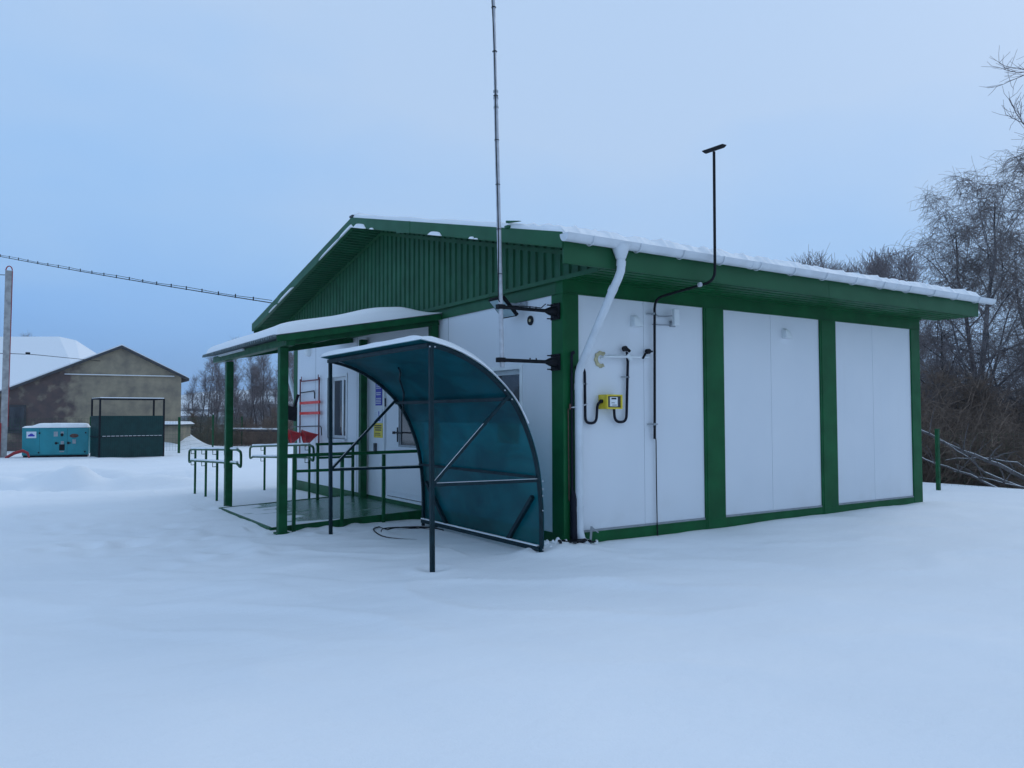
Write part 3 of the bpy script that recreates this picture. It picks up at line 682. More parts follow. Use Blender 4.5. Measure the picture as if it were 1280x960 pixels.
# outward normal check: sheet lies outside (away from the lower-left)
nout = []
for i, q in enumerate(arc):
    t__ = (arc[min(i+1, len(arc)-1)]-arc[max(i-1, 0)]).normalized(); n_ = Vector((-t__.y, t__.x)); 
    if n_.dot(Vector((1, 1))) < 0: n_ = -n_
    nout.append(n_)
def hoop2(y, w=.034):
    p = MB(); vs = []
    for q, n_ in zip(arc, nout):
        for s_, yy in ((0, -w/2), (1, -w/2), (1, w/2), (0, w/2)):
            a_ = q-n_*(w if s_ else 0); vs.append((a_.x, y+yy, a_.y))
    k_ = len(arc); fs = [(4*i+j, 4*i+(j+1) % 4, 4*i+4+(j+1) % 4, 4*i+4+j) for i in range(k_-1) for j in range(4)]+[(0, 1, 2, 3), (4*k_-4, 4*k_-3, 4*k_-2, 4*k_-1)]
    p.add(vs, fs); return p
for y in (YN, YF): part(hoop2(y), 'hoop', TEAL_F, Sh)
for y in (YN, YF):
    p = MB(); p.bar((-1.66, y, -.30), (-1.68, y, 1.955), .040); part(p, 'leg', TEAL_F, Sh, bevel=.003)
    p = MB(); p.bar((-1.655, y, .62), (-.43, y, .605), .028); sb = part(p, 'side_brace', TEAL_F, Sh)
    p = MB(); p.bar((-1.63, y, .641), (-.45, y, .626), .007, .004); part(p, 'brace_snow', SNOW, sb)
    p = MB(); p.bar((-1.655, y, .63), (-.80, y, 1.475), .028); sb = part(p, 'side_brace', TEAL_F, Sh)
    p = MB(); p.bar((-1.65, y-.004, .655), (-1.10, y-.004, 1.198), .008, .004); part(p, 'brace_snow', SNOW, sb)
for (x, z, w) in ((-1.70, 1.945, .04), (-.79, 1.44, .035), (-.455, .64, .03), (-.415, -.095, .045)):
    p = MB(); p.bar((x, YN, z), (x, YF, z), w); part(p, 'purlin', TEAL_F, Sh)
p = MB(); p.bar((-.425, YN+.03, -.063), (-.425, YF, -.063), .03, .012); part(p, 'rail_snow', SNOW, Sh)
for a_, b_ in (((-.42, -.02, .43), (-.41, .48, -.09)), ((-.42, 2.38, .42), (-.41, 1.83, -.09))):
    p = MB(); p.bar(a_, b_, .04); part(p, 'back_brace', TEAL_F, Sh)
p = MB(); pts = []
for k_ in range(9):
    f_ = k_/8; q = arc[int(round(33-f_*20))]; n_ = nout[int(round(33-f_*20))]; pts.append((q.x-n_.x*.03, 2.46-1.1*f_, q.y-n_.y*.03))
p.tube(pts, .012, 6); part(p, 'roof_brace', TEAL_F, Sh)
p = MB(); vs = []; fs = []; nyy = 12
ext = [Vector((-1.80, 1.985))]+list(arc)[:-2]; nx_ = [nout[0]]+nout[:-2]
for off in (.004, .012):
    for q, n_ in zip(ext, nx_):
        for j in range(nyy):
            y = YN-.018+(YF-YN+.036)*j/(nyy-1); wv = .006*math.sin(y*5+q.x*7); a_ = q+n_*(off+abs(wv)*.5); vs.append((a_.x, y, a_.y))
k_ = len(ext)
for l in (0, 1):
    for i in range(k_-1):
        for j in range(nyy-1): o = l*k_*nyy; fs.append((o+i*nyy+j, o+(i+1)*nyy+j, o+(i+1)*nyy+j+1, o+i*nyy+j+1))
p2 = MB(); p2.add(vs[:k_*nyy], [f for f in fs if max(f) < k_*nyy]); part(p2, 'polycarbonate_sheet', POLY, Sh, smooth=True, recalc=False)
p = MB()
for i in range(0, len(arc), 6):
    if i < 6: continue
    continue
for q_ in ((-1.705, 1.93), (-1.65, 1.93), (-.40, .60), (-.40, .52), (-.40, .45), (-.40, .30), (-.40, -.1), (-.86, 1.53), (-.775, 1.44)): p = MB(); p.tube([(q_[0], YN-.022, q_[1]), (q_[0], YN-.030, q_[1])], .007, 8); part(p, 'bolt_head', GALV, Sh)
# snow on the shelter: thickest where the roof is flat, thinning down the curve
p = MB(); vs = []; k_ = 0; ysn = 40; rows = []
for q, n_ in zip(ext, nx_):
    if q.y < 1.15: break
    rows.append((q, n_))
k_ = len(rows)
for l in (1, 0):
    for i, (q, n_) in enumerate(rows):
        flat = max(0, n_.y); th = .085*float(sst(.55, 1.0, np.array(flat)))+.016*float(sst(.3, .6, np.array(flat)))
        th *= .55+.45*min(1, i/3)
        for j in range(ysn):
            f_ = j/(ysn-1); y = YN-.045+(YF-YN+.09)*f_; ed_ = min(1, min(f_, 1-f_)*ysn/5); ed_ = math.sqrt(1-(1-ed_)**2)
            tt = (.013+th*(.75+.5*nz2(q.x*2, y*2)))*(.25+.75*ed_) if l else .013
            a_ = q+n_*tt; vs.append((a_.x, y, a_.y))
fs = []
for l in (0, 1):
    o = l*k_*ysn
    for i in range(k_-1):
        for j in range(ysn-1): fs.append((o+i*ysn+j, o+(i+1)*ysn+j, o+(i+1)*ysn+j+1, o+i*ysn+j+1))
o = k_*ysn
for i in range(k_-1):
    for j in (0, ysn-1): fs.append((i*ysn+j, (i+1)*ysn+j, o+(i+1)*ysn+j, o+i*ysn+j))
for j in range(ysn-1):
    for i in (0, k_-1): fs.append((i*ysn+j, i*ysn+j+1, o+i*ysn+j+1, o+i*ysn+j))
p.add(vs, fs); part(p, 'shelter_snow', SNOW, Sh, smooth=True)

# cable coil on the snow
p = MB(); pts = []
for k_ in range(90):
    a_ = k_/90*2*math.pi*2.3; r_ = .42+.05*math.sin(a_*1.7)+.03*k_/90; x = -.82+r_*1.0*math.cos(a_); y = 1.95+r_*1.15*math.sin(a_); pts.append((x, y, gz(x, y)-.006+.016*math.sin(a_*.8+1)))
pts += [(-.35, 2.2, gz(-.35, 2.2)+.02), (-.3, 2.5, gz(-.3, 2.5)+.03), (-.28, 2.7, .0)]
p.tube(pts, .0075, 8); tag(p.build('cable_coil', BLACK, base=(-.8, 1.95, -.16), smooth=True), 'thin black cable lying in loops on the snow under the curved shelter', 'cable')

# ------------------------------------------------------------------ mast and its arms
Ms = thing('antenna_mast', 'tall thin galvanised mast beside the front corner, with a strapped cable', 'mast', (-.72, .1, 1.75))
def mpt(z): return (-.716-.0247*(z-1.8), .1, z)
p = MB(); p.tube([mpt(1.78), mpt(4.62)], .0235, 14); part(p, 'lower_tube', GALV, Ms, smooth=True)
p = MB(); p.tube([mpt(4.5), mpt(4.56), mpt(4.66), mpt(7.4)], [.019, .0215, .0185, .0175], 14); part(p, 'upper_tube', GALV, Ms, smooth=True)
for z in (4.50, 4.60, 4.67):
    p = MB(); p.tube([mpt(z), mpt(z+.02)], .0275, 12); part(p, 'clamp_ring', GREYW, Ms)
p = MB(); pts = []
for k_ in range(60):
    z = 7.4-(7.4-2.48)*k_/59; b_ = mpt(z); a_ = .9*math.sin(z*1.1); bulge = .012*abs(math.sin(z*1.9))**3
    pts.append((b_[0]-.022-bulge*math.cos(a_), b_[1]-.016+.014*math.sin(a_), z))
pts += [(-.70, .09, 2.40), (-.62, .1, 2.43), (-.4, .1, 2.44), (-.2, .12, 2.44), (-.08, .2, 2.50)]
p.tube(pts, .0055, 8); part(p, 'cable', BLACK, Ms, smooth=True)
for k_ in range(9):
    z = 2.75+k_*.47; b_ = mpt(z); p = MB(); p.tube([(b_[0]-.003, b_[1]-.003, z), (b_[0]-.003, b_[1]-.003, z+.006)], .026, 10); part(p, 'cable_tie', BLACK, Ms)
for z in (2.41, 1.855):
    p = MB(); p.tube([(-.77, .1, z), (-.10, .1, z)], .020, 10); p.box(-.775, -.69, .07, .13, z-.024, z+.024)
    p.tube([(-.16, .1, z), (-.10, .1, z), (-.02, .1, z)], [.02, .045, .062], 10); p.box(-.028, -.014, .02, .18, z-.09, z+.09)
    for (dy, dz) in ((-.06, .075), (.06, .075), (-.06, -.075), (.06, -.075)): p.tube([(-.09, .1+dy, z+dz), (-.01, .1+dy, z+dz)], .007, 6)
    for x in (-.36, -.28): p.tube([(x, .1, z), (x, .1, z+.035)], .008, 6)
    part(p, 'wall_arm', BLACK, Ms, bevel=0)

# ------------------------------------------------------------------ vent stack
Vs = thing('vent_stack', 'slim black vent pipe rising from the long wall around the eave, tilted cap on top', 'pipe', (1.3, -.05, 1.0))
def rnd_path(pl, r_=.08, k_=5):
    o = [Vector(pl[0])]
    for i in range(1, len(pl)-1):
        a_, b_, c_ = Vector(pl[i-1]), Vector(pl[i]), Vector(pl[i+1]); p0 = b_+(a_-b_).normalized()*r_; p2 = b_+(c_-b_).normalized()*r_
        for s_ in range(k_): t__ = s_/(k_-1); o.append(p0*(1-t__)**2+b_*2*t__*(1-t__)+p2*t__*t__)
    return o+[Vector(pl[-1])]
p = MB(); p.tube(rnd_path([(1.41, -.90, 4.16), (1.40, -.90, 2.735), (1.305, -.06, 2.64), (1.300, -.045, 1.0)], .12), .0155, 12); part(p, 'pipe', BLACK, Vs, smooth=True)
p = MB(); n_ = 10; vs = []
for y in (-1.05, -.75):
    for k_ in range(n_+1):
        a_ = math.pi*k_/n_; vs.append((1.41+.034*math.cos(a_+math.pi), y+.03*(math.sin(a_))*(1 if y < -.9 else -1), 4.165+ .034-.034*math.sin(a_)+.02*(y+1.05)))
fs = [(k_, k_+1, n_+2+k_, n_+1+k_) for k_ in range(n_)]+[tuple(range(n_+1)), tuple(range(2*n_+1, n_, -1))]
p.add(vs, fs); part(p, 'cap', BLACK, Vs)
for z in (2.46, 1.17):
    p = MB(); p.tube([(1.21, -.02, z), (1.30, -.05, z), (1.37, -.02, z)], .008, 6); p.tube([(1.30, -.046, z-.012), (1.30, -.046, z+.012)], .025, 10); part(p, 'pipe_clip', GREYW, Vs)
p = MB(); p.tube([(1.33, -.73, 2.708), (1.33, -.76, 2.71)], .026, 10); part(p, 'pipe_collar', GALV, Vs)
p = MB(); p.tube([(1.30, -.03, 1.15), (1.302, -.04, 1.08), (1.335, -.03, .98), (1.337, -.028, .5), (1.34, -.03, .03), (1.343, -.034, -.16)], .007, 6); tag(p.build('earth_wire', BLACK, base=(1.33, -.03, 0), smooth=True), 'thin dark earthing wire hanging from the foot of the vent pipe down to the snow', 'wire')

# ------------------------------------------------------------------ gas line, meter
Gs = thing('gas_riser', 'dark gas riser pipe climbing the front corner behind the white downspout', 'pipe', (.09, -.06, -.1))
p = MB(); p.tube([(.075, -.055, .3), (.08, -.055, 1.9), (.085, -.055, 1.96)], .014, 10); p.tube([(.085, -.05, 1.94), (.115, -.05, 1.96)], .02, 8); part(p, 'riser', NAVY, Gs, smooth=True)
p = MB(); p.tube([(.093, -.06, -.2), (.09, -.06, .38), (.083, -.058, .47)], [.04, .04, .018], 12); part(p, 'sleeve', NAVY, Gs, smooth=True)
p = MB(); p.tube([(.045, -.04, .36), (.04, -.04, 1.35)], .006, 6); p.tube([(.05, -.06, 1.34), (.05, -.06, 1.40)], .012, 8); part(p, 'copper_wire', COPPER, Gs)
p = MB(); p.tube([(.06, -.05, 1.36), (.15, -.12, 1.37), (.30, -.04, 1.40)], .008, 6); part(p, 'pipe_clip', GALV, Gs)
Gm = thing('gas_meter', 'yellow gas meter box with a window on the white long wall, between two looping pipes', 'gas meter', (.57, -.08, 1.42))
p = MB(); x0, x1, z0, z1 = .49, .72, 1.345, 1.505
p.box(x0, x1, -.13, -.004, z0, z1); p.box(x0-.0, x1, -.15, -.13, z0, z0+.016); p.box(x0, x1, -.15, -.13, z1-.016, z1); p.box(x0, x0+.02, -.15, -.13, z0+.016, z1-.016); p.box(x1-.02, x1, -.15, -.13, z0+.016, z1-.016); part(p, 'case', YEL, Gm, bevel=.003)
p = MB(); p.box(x0+.03, x1-.02, -.134, -.130, z0+.02, z1-.02); part(p, 'window', DGREY, Gm)
p = MB(); p.box(.545, .655, -.140, -.134, z0+.03, z1-.028); p.box(.565, .635, -.142, -.14, 1.452, 1.468, 1); p.box(.565, .61, -.142, -.14, 1.41, 1.416, 1); p.box(.575, .64, -.142, -.14, 1.385, 1.392, 1); part(p, 'dial', [WHITE_P, NAVY], Gm)
p = MB(); p.tube(rnd_path([(.145, -.035, 1.80), (.27, -.04, 1.80), (.275, -.04, 1.19), (.43, -.04, 1.19), (.44, -.05, 1.43), (.50, -.07, 1.43)], .072, 7), .0155, 10); p.tube([(.46, -.07, 1.43), (.50, -.07, 1.43)], .022, 8); part(p, 'inlet_pipe', NAVY, Gm, smooth=True)
p = MB(); p.tube(rnd_path([(.66, -.07, 1.36), (.69, -.05, 1.20), (.87, -.04, 1.20), (.90, -.04, 1.92), (.87, -.06, 1.975)], .08, 7), .0155, 10); part(p, 'outlet_pipe', NAVY, Gm, smooth=True)
for (x, z) in ((.88, 1.71), (.255, 1.62)):
    p = MB(); p.tube([(x-.07, -.02, z), (x, -.05, z), (x+.06, -.02, z)], .007, 6); part(p, 'pipe_clip', GREYW, Gm)
Gv = thing('white_gas_pipe', 'white horizontal pipe with black valves leaving a foam filled hole in the long wall', 'pipe', (.8, -.05, 1.93))
p = MB(); p.tube([(.53, .0, 1.915), (.53, -.06, 1.925), (.60, -.07, 1.93), (1.14, -.07, 1.945), (1.20, -.06, 1.95), (1.22, .0, 1.95)], .012, 10); p.tube([(.87, -.06, 1.965), (.90, -.07, 1.93), (.92, -.07, 1.90)], .024, 10); p.tube([(.62, -.02, 1.94), (.80, -.055, 1.95)], .012, 8); part(p, 'pipe', WHITE_P, Gv, smooth=True)
p = MB()
p.tube([(.84, -.04, 2.03), (.84, -.075, 2.03)], .032, 14); part(p, 'valve_knob', BLACK, Gv)
p = MB(); p.tube([(.87, -.06, 2.03), (.905, -.07, 2.00)], .018, 8); part(p, 'valve_elbow', BLACK, Gv)
p = MB(); p.tube([(1.20, -.03, 2.015), (1.20, -.075, 2.015)], .030, 14); p.tube([(1.20, -.05, 2.015), (1.27, -.05, 2.018)], .012, 8); part(p, 'valve_knob', BLACK, Gv)
p = MB(); p.tube([(1.09, -.08, 1.925), (1.125, -.09, 1.985)], .014, 8); part(p, 'valve_lever', BLACK, Gv)
p = MB(); n_ = 20
for k_ in range(n_):
    a0 = R(50)+R(250)*k_/n_; a1 = R(50)+R(250)*(k_+1)/n_
    p.add([(.53+r_*math.cos(a_)*1.0, yy, 1.90+r_*math.sin(a_)) for yy in (-.016, -.0) for a_, r_ in ((a0, .052), (a0, .092+.006*math.sin(k_*1.9)), (a1, .092+.006*math.sin((k_+1)*1.9)), (a1, .052))], [(0, 1, 2, 3), (7, 6, 5, 4), (0, 4, 5, 1), (1, 5, 6, 2), (2, 6, 7, 3), (3, 7, 4, 0)])
part(p, 'foam_collar', FOAM, Gv)

# wall fittings on the long side
L1 = thing('wall_floodlight', 'small white floodlight on the long wall right of the black vent pipe, turned edge on', 'lamp', (1.58, -.1, 2.43))
p = MB(); p.box(1.555, 1.64, -.13, -.085, 2.335, 2.53); part(p, 'lamp_housing', WHITE_P, L1, bevel=.006)
p = MB(); p.bar((1.60, -.09, 2.44), (1.63, -.01, 2.36), .02); p.box(1.60, 1.68, -.02, -.001, 2.33, 2.40); part(p, 'bracket', GREYW, L1)
p = MB(); p.tube([(1.34, -.02, 2.46), (1.40, -.03, 2.44), (1.50, -.03, 2.445), (1.56, -.09, 2.45)], .007, 6); p.tube([(1.31, -.012, 2.34), (1.58, -.02, 2.345)], .006, 6); part(p, 'cable', GREYW, L1)
def vent(x, z, label):
    p = MB(); n_ = 8; s = .13
    prof_ = [(x-s/2, z-.06), (x+s/2, z-.06)]
    vs = [(x-.07, -.0, z+.065), (x-.07, -.001, z-.065), (x+.075, -.001, z-.065), (x-.06, -.055, z+.045), (x-.065, -.07, z-.06), (x+.07, -.07, z-.06), (x-.005, -.045, z+.06), (x+.04, -.0, z+.04), (x+.035, -.05, z+.03)]
    p.add(vs, [(0, 1, 4, 3), (3, 4, 5, 8), (0, 3, 6), (3, 8, 6), (0, 6, 8, 7), (7, 8, 5, 2), (1, 2, 5, 4)])
    tag(p.build('vent_hood', WHITE_P, base=(x, 0, z)), label, 'vent')
vent(1.05, 2.36, 'small white vent hood on the first wall panel, left of the black vent pipe')
vent(3.75, 2.365, 'small white vent hood on the middle panel of the long wall')
p = MB(); p.bar((.27, -.12, -.12), (.335, -.06, .065), .022); p.bar((.335, -.06, .06), (.40, -.10, .0), .014); tag(p.build('ground_stub', GREYW, base=(.3, -.1, -.1)), 'short bent grey metal stub poking from the snow beside the downspout foot', 'metal stub')
p = MB(); rnd = random.Random(8)
for k_ in range(26):
    a_ = rnd.uniform(0, 6.28); l = rnd.uniform(.03, .13); cx, cy = .06+rnd.gauss(0, .10), -.17+rnd.gauss(0, .04); z = gz(cx, cy)+rnd.uniform(.0, .03)
    p.bar((cx-l*math.cos(a_), cy-l*.5*math.sin(a_), z), (cx+l*math.cos(a_), cy+l*.5*math.sin(a_), z+rnd.uniform(-.01, .02)), rnd.uniform(.008, .03), rnd.uniform(.006, .02))
tag(p.build('frozen_debris', BLACK, base=(.06, -.16, -.15)), 'dark frozen debris in the snow at the foot of the front corner', 'debris')
p = MB(); rnd = random.Random(11)
for k_ in range(34):
    cx, cy = -.10+rnd.gauss(0, .15), -.07+rnd.gauss(0, .06); r_ = rnd.uniform(.008, .03); z = gz(cx, cy)+r_*.1
    p.tube([(cx-r_, cy, z), (cx, cy, z+r_*.5), (cx+r_, cy+.01, z)], [r_*.4, r_, r_*.3], 7)
tag(p.build('snow_chunks', SNOW, base=(-.1, -.06, -.15), smooth=True), 'small broken chunks of snow between the shelter and the corner post', 'snow chunks', kind='stuff')

# gable wall fittings
Fl = thing('led_floodlight', 'square grey floodlight tilted down under the gable band beside the mast', 'lamp', (-.2, 1.1, 2.5))
p = MB(); c0 = Vector((-.22, .84, 2.53)); ax = Vector((0, 1, 0)); ay = Vector((-.80, 0, -.0)).normalized(); 
d1 = Vector((.0, 1, .0))*.15; d2 = Vector((.10, 0, -.10)); n_ = Vector((-.7, 0, -.7)).normalized()*.02
vs = [c0+d1*s1+d2*s2+n_*s3 for s3 in (-1, 1) for s1, s2 in ((-1, -1), (1, -1), (1, 1), (-1, 1))]
p.add(vs, [(0, 1, 2, 3), (7, 6, 5, 4), (0, 4, 5, 1), (1, 5, 6, 2), (2, 6, 7, 3), (3, 7, 4, 0)]); part(p, 'lamp_housing', BLACK, Fl)
p = MB(); vs = [c0+d1*s1*.88+d2*s2*.88+n_*s3 for s3 in (1.05, 1.25) for s1, s2 in ((-1, -1), (1, -1), (1, 1), (-1, 1))]
p.add(vs, [(0, 1, 2, 3), (7, 6, 5, 4), (0, 4, 5, 1), (1, 5, 6, 2), (2, 6, 7, 3), (3, 7, 4, 0)]); part(p, 'lamp_face', LENS, Fl)
p = MB(); p.bar((-.02, .72, 2.55), (-.22, .71, 2.55), .02, .03); p.box(-.03, -.0, .66, .78, 2.51, 2.59); part(p, 'bracket', GREYW, Fl)
Pd = thing('round_wall_cap', 'small round black wall cap with a yellow centre between the mast arms', 'wall cap', (0, .59, 2.37))
p = MB(); p.tube([(-.014, .60, 2.365), (0, .60, 2.365)], .055, 20); part(p, 'rim', BLACK, Pd)
p = MB(); p.tube([(-.018, .60, 2.365), (-.014, .60, 2.365)], .018, 14); part(p, 'centre', FOAM, Pd)
p = MB(); p.tube([(0, 8.11, 2.53), (-.05, 8.11, 2.53), (-.09, 8.11, 2.53)], [.11, .10, .05], 18); tag(p.build('dome_lamp', WHITE_P, base=(0, 8.11, 2.53), smooth=True), 'round white dome lamp high on the gable wall above the red rack', 'lamp')
p = MB(); p.box(-.04, 0, 3.93, 3.98, 2.27, 2.35); p.box(-.045, -.04, 3.94, 3.97, 2.29, 2.33); tag(p.build('door_sensor', BLACK, base=(0, 3.95, 2.3)), 'tiny black sensor on the white wall above the door', 'sensor')

def sign(name, y0, y1, z0, z1, base, items, label):
    T = thing(name, label, 'sign', (0, (y0+y1)/2, (z0+z1)/2))
    p = MB(); p.box(-.014, -.0035, y0, y1, z0, z1); part(p, 'plate', base, T)
    for nm, mt, rects in items:
        p = MB()
        for r_ in rects:
            ya = y1-(y1-y0)*r_[0]; yb = y1-(y1-y0)*r_[1]; p.box(-.018, -.0145, yb, ya, z0+(z1-z0)*r_[2], z0+(z1-z0)*r_[3])
        part(p, nm, mt, T)
# text as rows of vertical strokes: too small in the photo to read
rnd = random.Random(2)
def rows(n_, a, b_, z0, z1, fill=.55):
    o = []
    for i in range(n_):
        zz = z1-(z1-z0)*(i+.5)/n_; hh = (z1-z0)/n_*fill/2; s_ = a+rnd.uniform(0, .08)
        while s_ < b_-.03:
            w_ = rnd.uniform(.03, .09); o.append((s_, min(s_+w_, b_), zz-hh, zz+hh)); s_ += w_+.03
    return o
sign('notice_sign', 4.70, 4.93, 1.44, 1.80, BLUE, [('lettering', TXT, rows(3, .08, .92, .72, .94)+rows(2, .1, .9, .44, .60)+rows(4, .06, .94, .06, .34))], 'blue notice sign with pale lettering left of the entrance door')
sign('access_sign', 4.68, 4.98, 1.17, 1.38, SIGNW, [('pictogram', BLUE, [(.58, .66, .62, .85), (.60, .66, .30, .62), (.60, .82, .36, .46), (.76, .82, .14, .40), (.50, .56, .12, .42), (.50, .74, .10, .18)]), ('lettering', TXT, rows(4, .06, .40, .2, .8))], 'white sign with a blue wheelchair symbol below the blue notice')
sign('warning_sign', 4.66, 4.99, .93, 1.16, YEL, [('lettering', DGREY, rows(3, .1, .9, .45, .9)+rows(2, .12, .8, .12, .34, .35))], 'yellow sign with dark lettering below the wheelchair sign')
p = MB(); p.box(-.03, 0, 4.90, 4.97, .70, .84); p.box(-.034, -.03, 4.915, 4.955, .78, .82); tag(p.build('call_button', DGREY, base=(0, 4.93, .77)), 'small dark call button box low on the wall under the yellow sign', 'call button')

# fire point
Fr = thing('fire_rack', 'thin dark red rack frame on the gable wall holding fire tools', 'rack', (-.05, 8.0, .8))
p = MB()
for y in (7.45, 8.52): p.bar((-.04, y, .5), (-.04, y, 2.0), .022)
p.bar((-.04, 7.45, 1.955), (-.04, 8.52, 1.955), .022); 
for y in (7.5, 8.45): p.bar((-.04, y, 1.96), (-.04, y, 2.05), .012)
part(p, 'frame', mat('dull_red', (.15, .012, .02), .5, .2, 9), Fr)
for z in (1.535, 1.335):
    p = MB(); p.bar((-.06, 7.36, z), (-.06, 8.45, z-.01), .03, .05); part(p, 'red_bar', REDB, Fr)
p = MB(); p.tube([(-.05, 8.45, 1.73), (-.05, 7.70, 1.75), (-.05, 7.66, 1.70), (-.05, 7.66, 1.60)], .012, 8); tag(p.build('crowbar', NAVY, base=(-.05, 8, 1.73)), 'dark crowbar hanging in the top of the fire rack', 'crowbar')
p = MB(); p.tube([(-.07, 8.85, 1.06), (-.07, 7.3, 1.09), (-.07, 7.24, 1.06), (-.07, 7.22, .92)], .011, 8); tag(p.build('fire_hook', DGREY, base=(-.07, 8, 1.07)), 'long grey fire hook lying across the lower part of the rack', 'hook')
p = MB(); p.add([(-.10, 8.52, 1.44), (-.30, 8.62, 1.49), (-.28, 8.62, 1.21), (-.12, 8.52, 1.17), (-.10, 8.50, 1.44), (-.30, 8.60, 1.49), (-.28, 8.60, 1.21), (-.12, 8.50, 1.17)], [(0, 1, 2, 3), (7, 6, 5, 4), (0, 4, 5, 1), (1, 5, 6, 2), (2, 6, 7, 3), (3, 7, 4, 0)])
p.tube([(-.14, 8.56, 1.44), (-.08, 8.52, 1.70)], .03, 8); shv = p.build('shovel', BLACK, base=(-.1, 8.7, 1.4)); tag(shv, 'black square bladed shovel hung at the left edge of the fire rack', 'shovel')
BUCK = mat('bucket_red', (.55, .012, .018), .4, .15, 9)
def bucket(y, x, label):
    T = thing('fire_bucket', label, 'bucket', (x, y, .9), group='red cone fire buckets')
    p = MB(); n_ = 20; a_ = Vector((-.26, .02, -.06)); ax_ = a_.normalized(); c0 = Vector((-.07, y, .93)); c1 = c0+a_
    p.tube([c0, c0+a_*.5, c1], [.006, .078, .155], n_, cap=False)
    part(p, 'cone', BUCK, T, smooth=True)
    q = MB(); u_ = ax_.orthogonal().normalized(); w_ = ax_.cross(u_)
    q.tube([c1+(u_*math.cos(k_*.3142)+w_*math.sin(k_*.3142))*.155 for k_ in range(21)], .007, 6); part(q, 'rim', RED, T, smooth=True)
bucket(7.40, -.24, 'right-hand red cone fire bucket under the rack'); bucket(8.22, -.24, 'left-hand red cone fire bucket under the rack, half behind the post')

# ------------------------------------------------------------------ background: generator, cage, barn, pole, fence
rzv = math.atan2(-.5517, .8340)
T = thing('diesel_generator', 'teal enclosed generator set with snow on its lid', 'generator', (-2.966, 27.878, -.27), rzv+R(25), world=False)
T.scale = (.87, .9, 1)
def lp(mb, name, mats, parent=T, **k): o = mb.build(name, mats, None, **k); o.parent = parent; return o
p = MB(); p.box(-1.26, 1.24, -.5, .6, .10, 1.13); body = lp(p, 'body', GENT, bevel=.025)
p = MB(); p.box(-1.22, 1.2, -.46, .56, -.15, .10); lp(p, 'skid', BLACK)
p = MB()
for x in (-.62, .42): p.box(x-.004, x+.004, -.504, -.5, .14, 1.10)
p.box(-1.2, 1.2, -.504, -.5, .125, .132); lp(p, 'door_seam', NAVY, body)
p = MB(); p.box(-1.10, -.74, -.512, -.5, .75, .99); lp(p, 'logo_plate', SIGNW, body)
p = MB(); p.box(-1.04, -.80, -.516, -.512, .81, .87); p.prism([(-1.0, .87), (-.84, .87), (-.88, .92), (-.91, .90), (-.92, .95), (-.94, .90), (-.96, .92)], 1, -.516, -.512); lp(p, 'logo', BLUE, body)
for x, z in ((-.62, .93), (-.64, .21), (1.12, .93), (1.10, .21)):
    p = MB(); p.tube([(x, -.5, z), (x, -.53, z)], .032, 10); lp(p, 'latch', BLACK, body)
p = MB(); p.box(.12, .33, -.51, -.5, .28, .50); lp(p, 'exhaust_grille', BLACK, body)
p = MB(); p.box(.14, .31, -.512, -.5, .21, .25); p.box(-.09, .06, -.51, -.5, .80, .98); p.box(.18, .29, -.51, -.5, .50, .62); p.box(.17, .28, -.51, -.5, .88, .98); p.box(.62, .75, -.51, -.5, .52, .68); lp(p, 'sticker', GREYW, body)
p = MB(); p.tube([(.22, -.5, .86), (.22, -.52, .86)], .06, 12); lp(p, 'lock', BLACK, body)
for x in (0.0, .46):
    p = MB(); p.tube([(x, -.5, .55), (x, -.53, .55)], .05, 12); p.box(x-.03, x+.1, -.535, -.52, .53, .57); lp(p, 'door_handle', BLACK, body)
p = MB(); n_ = 18; p.prism([(.68+.17*math.cos(k_*2*math.pi/n_), .82+.075*math.sin(k_*2*math.pi/n_)) for k_ in range(n_)], 1, -.51, -.5); lp(p, 'oval_badge', COPPER, body)
p = snow_sheet(30, 12, -1.27, 1.25, -.52, .62, lambda x, y: 1.13, lambda x, y: .05+.10*float(sst(-1.0, -.55, np.array(x)))+.03*nz2(x*3, y*3), .22); lp(p, 'lid_snow', SNOW, smooth=True)
# cage
rz2 = rzv+R(38)
K_ = thing('bin_enclosure', 'dark green sheet clad enclosure with an open frame roof beside the teal generator', 'enclosure', (-1.774, 25.56, -.27), rz2, world=False)
def kp(mb, name, mats, **k): o = mb.build(name, mats, None, **k); o.parent = K_; return o
DG = mat('dark_green_sheet', (.003, .040, .038), .5, .2, 5, spec=.3)
W_, D_ = 2.2, 1.5
for x in (0, W_):
    for y in (0, D_):
        p = MB(); p.box(x-.03, x+.03, y-.03, y+.03, -.2, 2.2); kp(p, 'post', BLACK)
p = MB()
for y in (0, .38, .75, 1.13, D_): p.bar((0, y, 2.2), (W_, y, 2.2), .045)
for x in (0, W_): p.bar((x, 0, 2.2), (x, D_, 2.2), .05)
kp(p, 'roof_frame', BLACK)
p = MB(); k_ = 30
for i in range(k_): w_ = (W_-.06)/k_; xa = .03+w_*i; p.box(xa, xa+w_*.55, -.045, -.01, .03, 1.57); p.box(xa+w_*.55, xa+w_, -.033, -.01, .03, 1.57)
kp(p, 'sheet_wall', DG)
p = MB(); k_ = 20
for i in range(k_): w_ = (D_-.06)/k_; xa = .03+w_*i; p.box(-.045, -.01, xa, xa+w_*.55, .03, 1.57); p.box(-.033, -.01, xa+w_*.55, xa+w_, .03, 1.57)
kp(p, 'sheet_wall', DG)
p = MB(); p.box(.03, W_-.03, D_+.01, D_+.04, .03, 1.57); kp(p, 'sheet_wall', DG)
p = MB(); p.box(W_+.01, W_+.04, .03, D_-.03, .03, 1.57); kp(p, 'sheet_wall', DG)
p = MB(); p.bar((0, -.06, .80), (W_-.1, -.06, .80), .03, .035); p.bar((-.06, .05, .80), (-.06, D_-.1, .80), .03, .035); kp(p, 'middle_rail', BLACK)
p = MB(); 
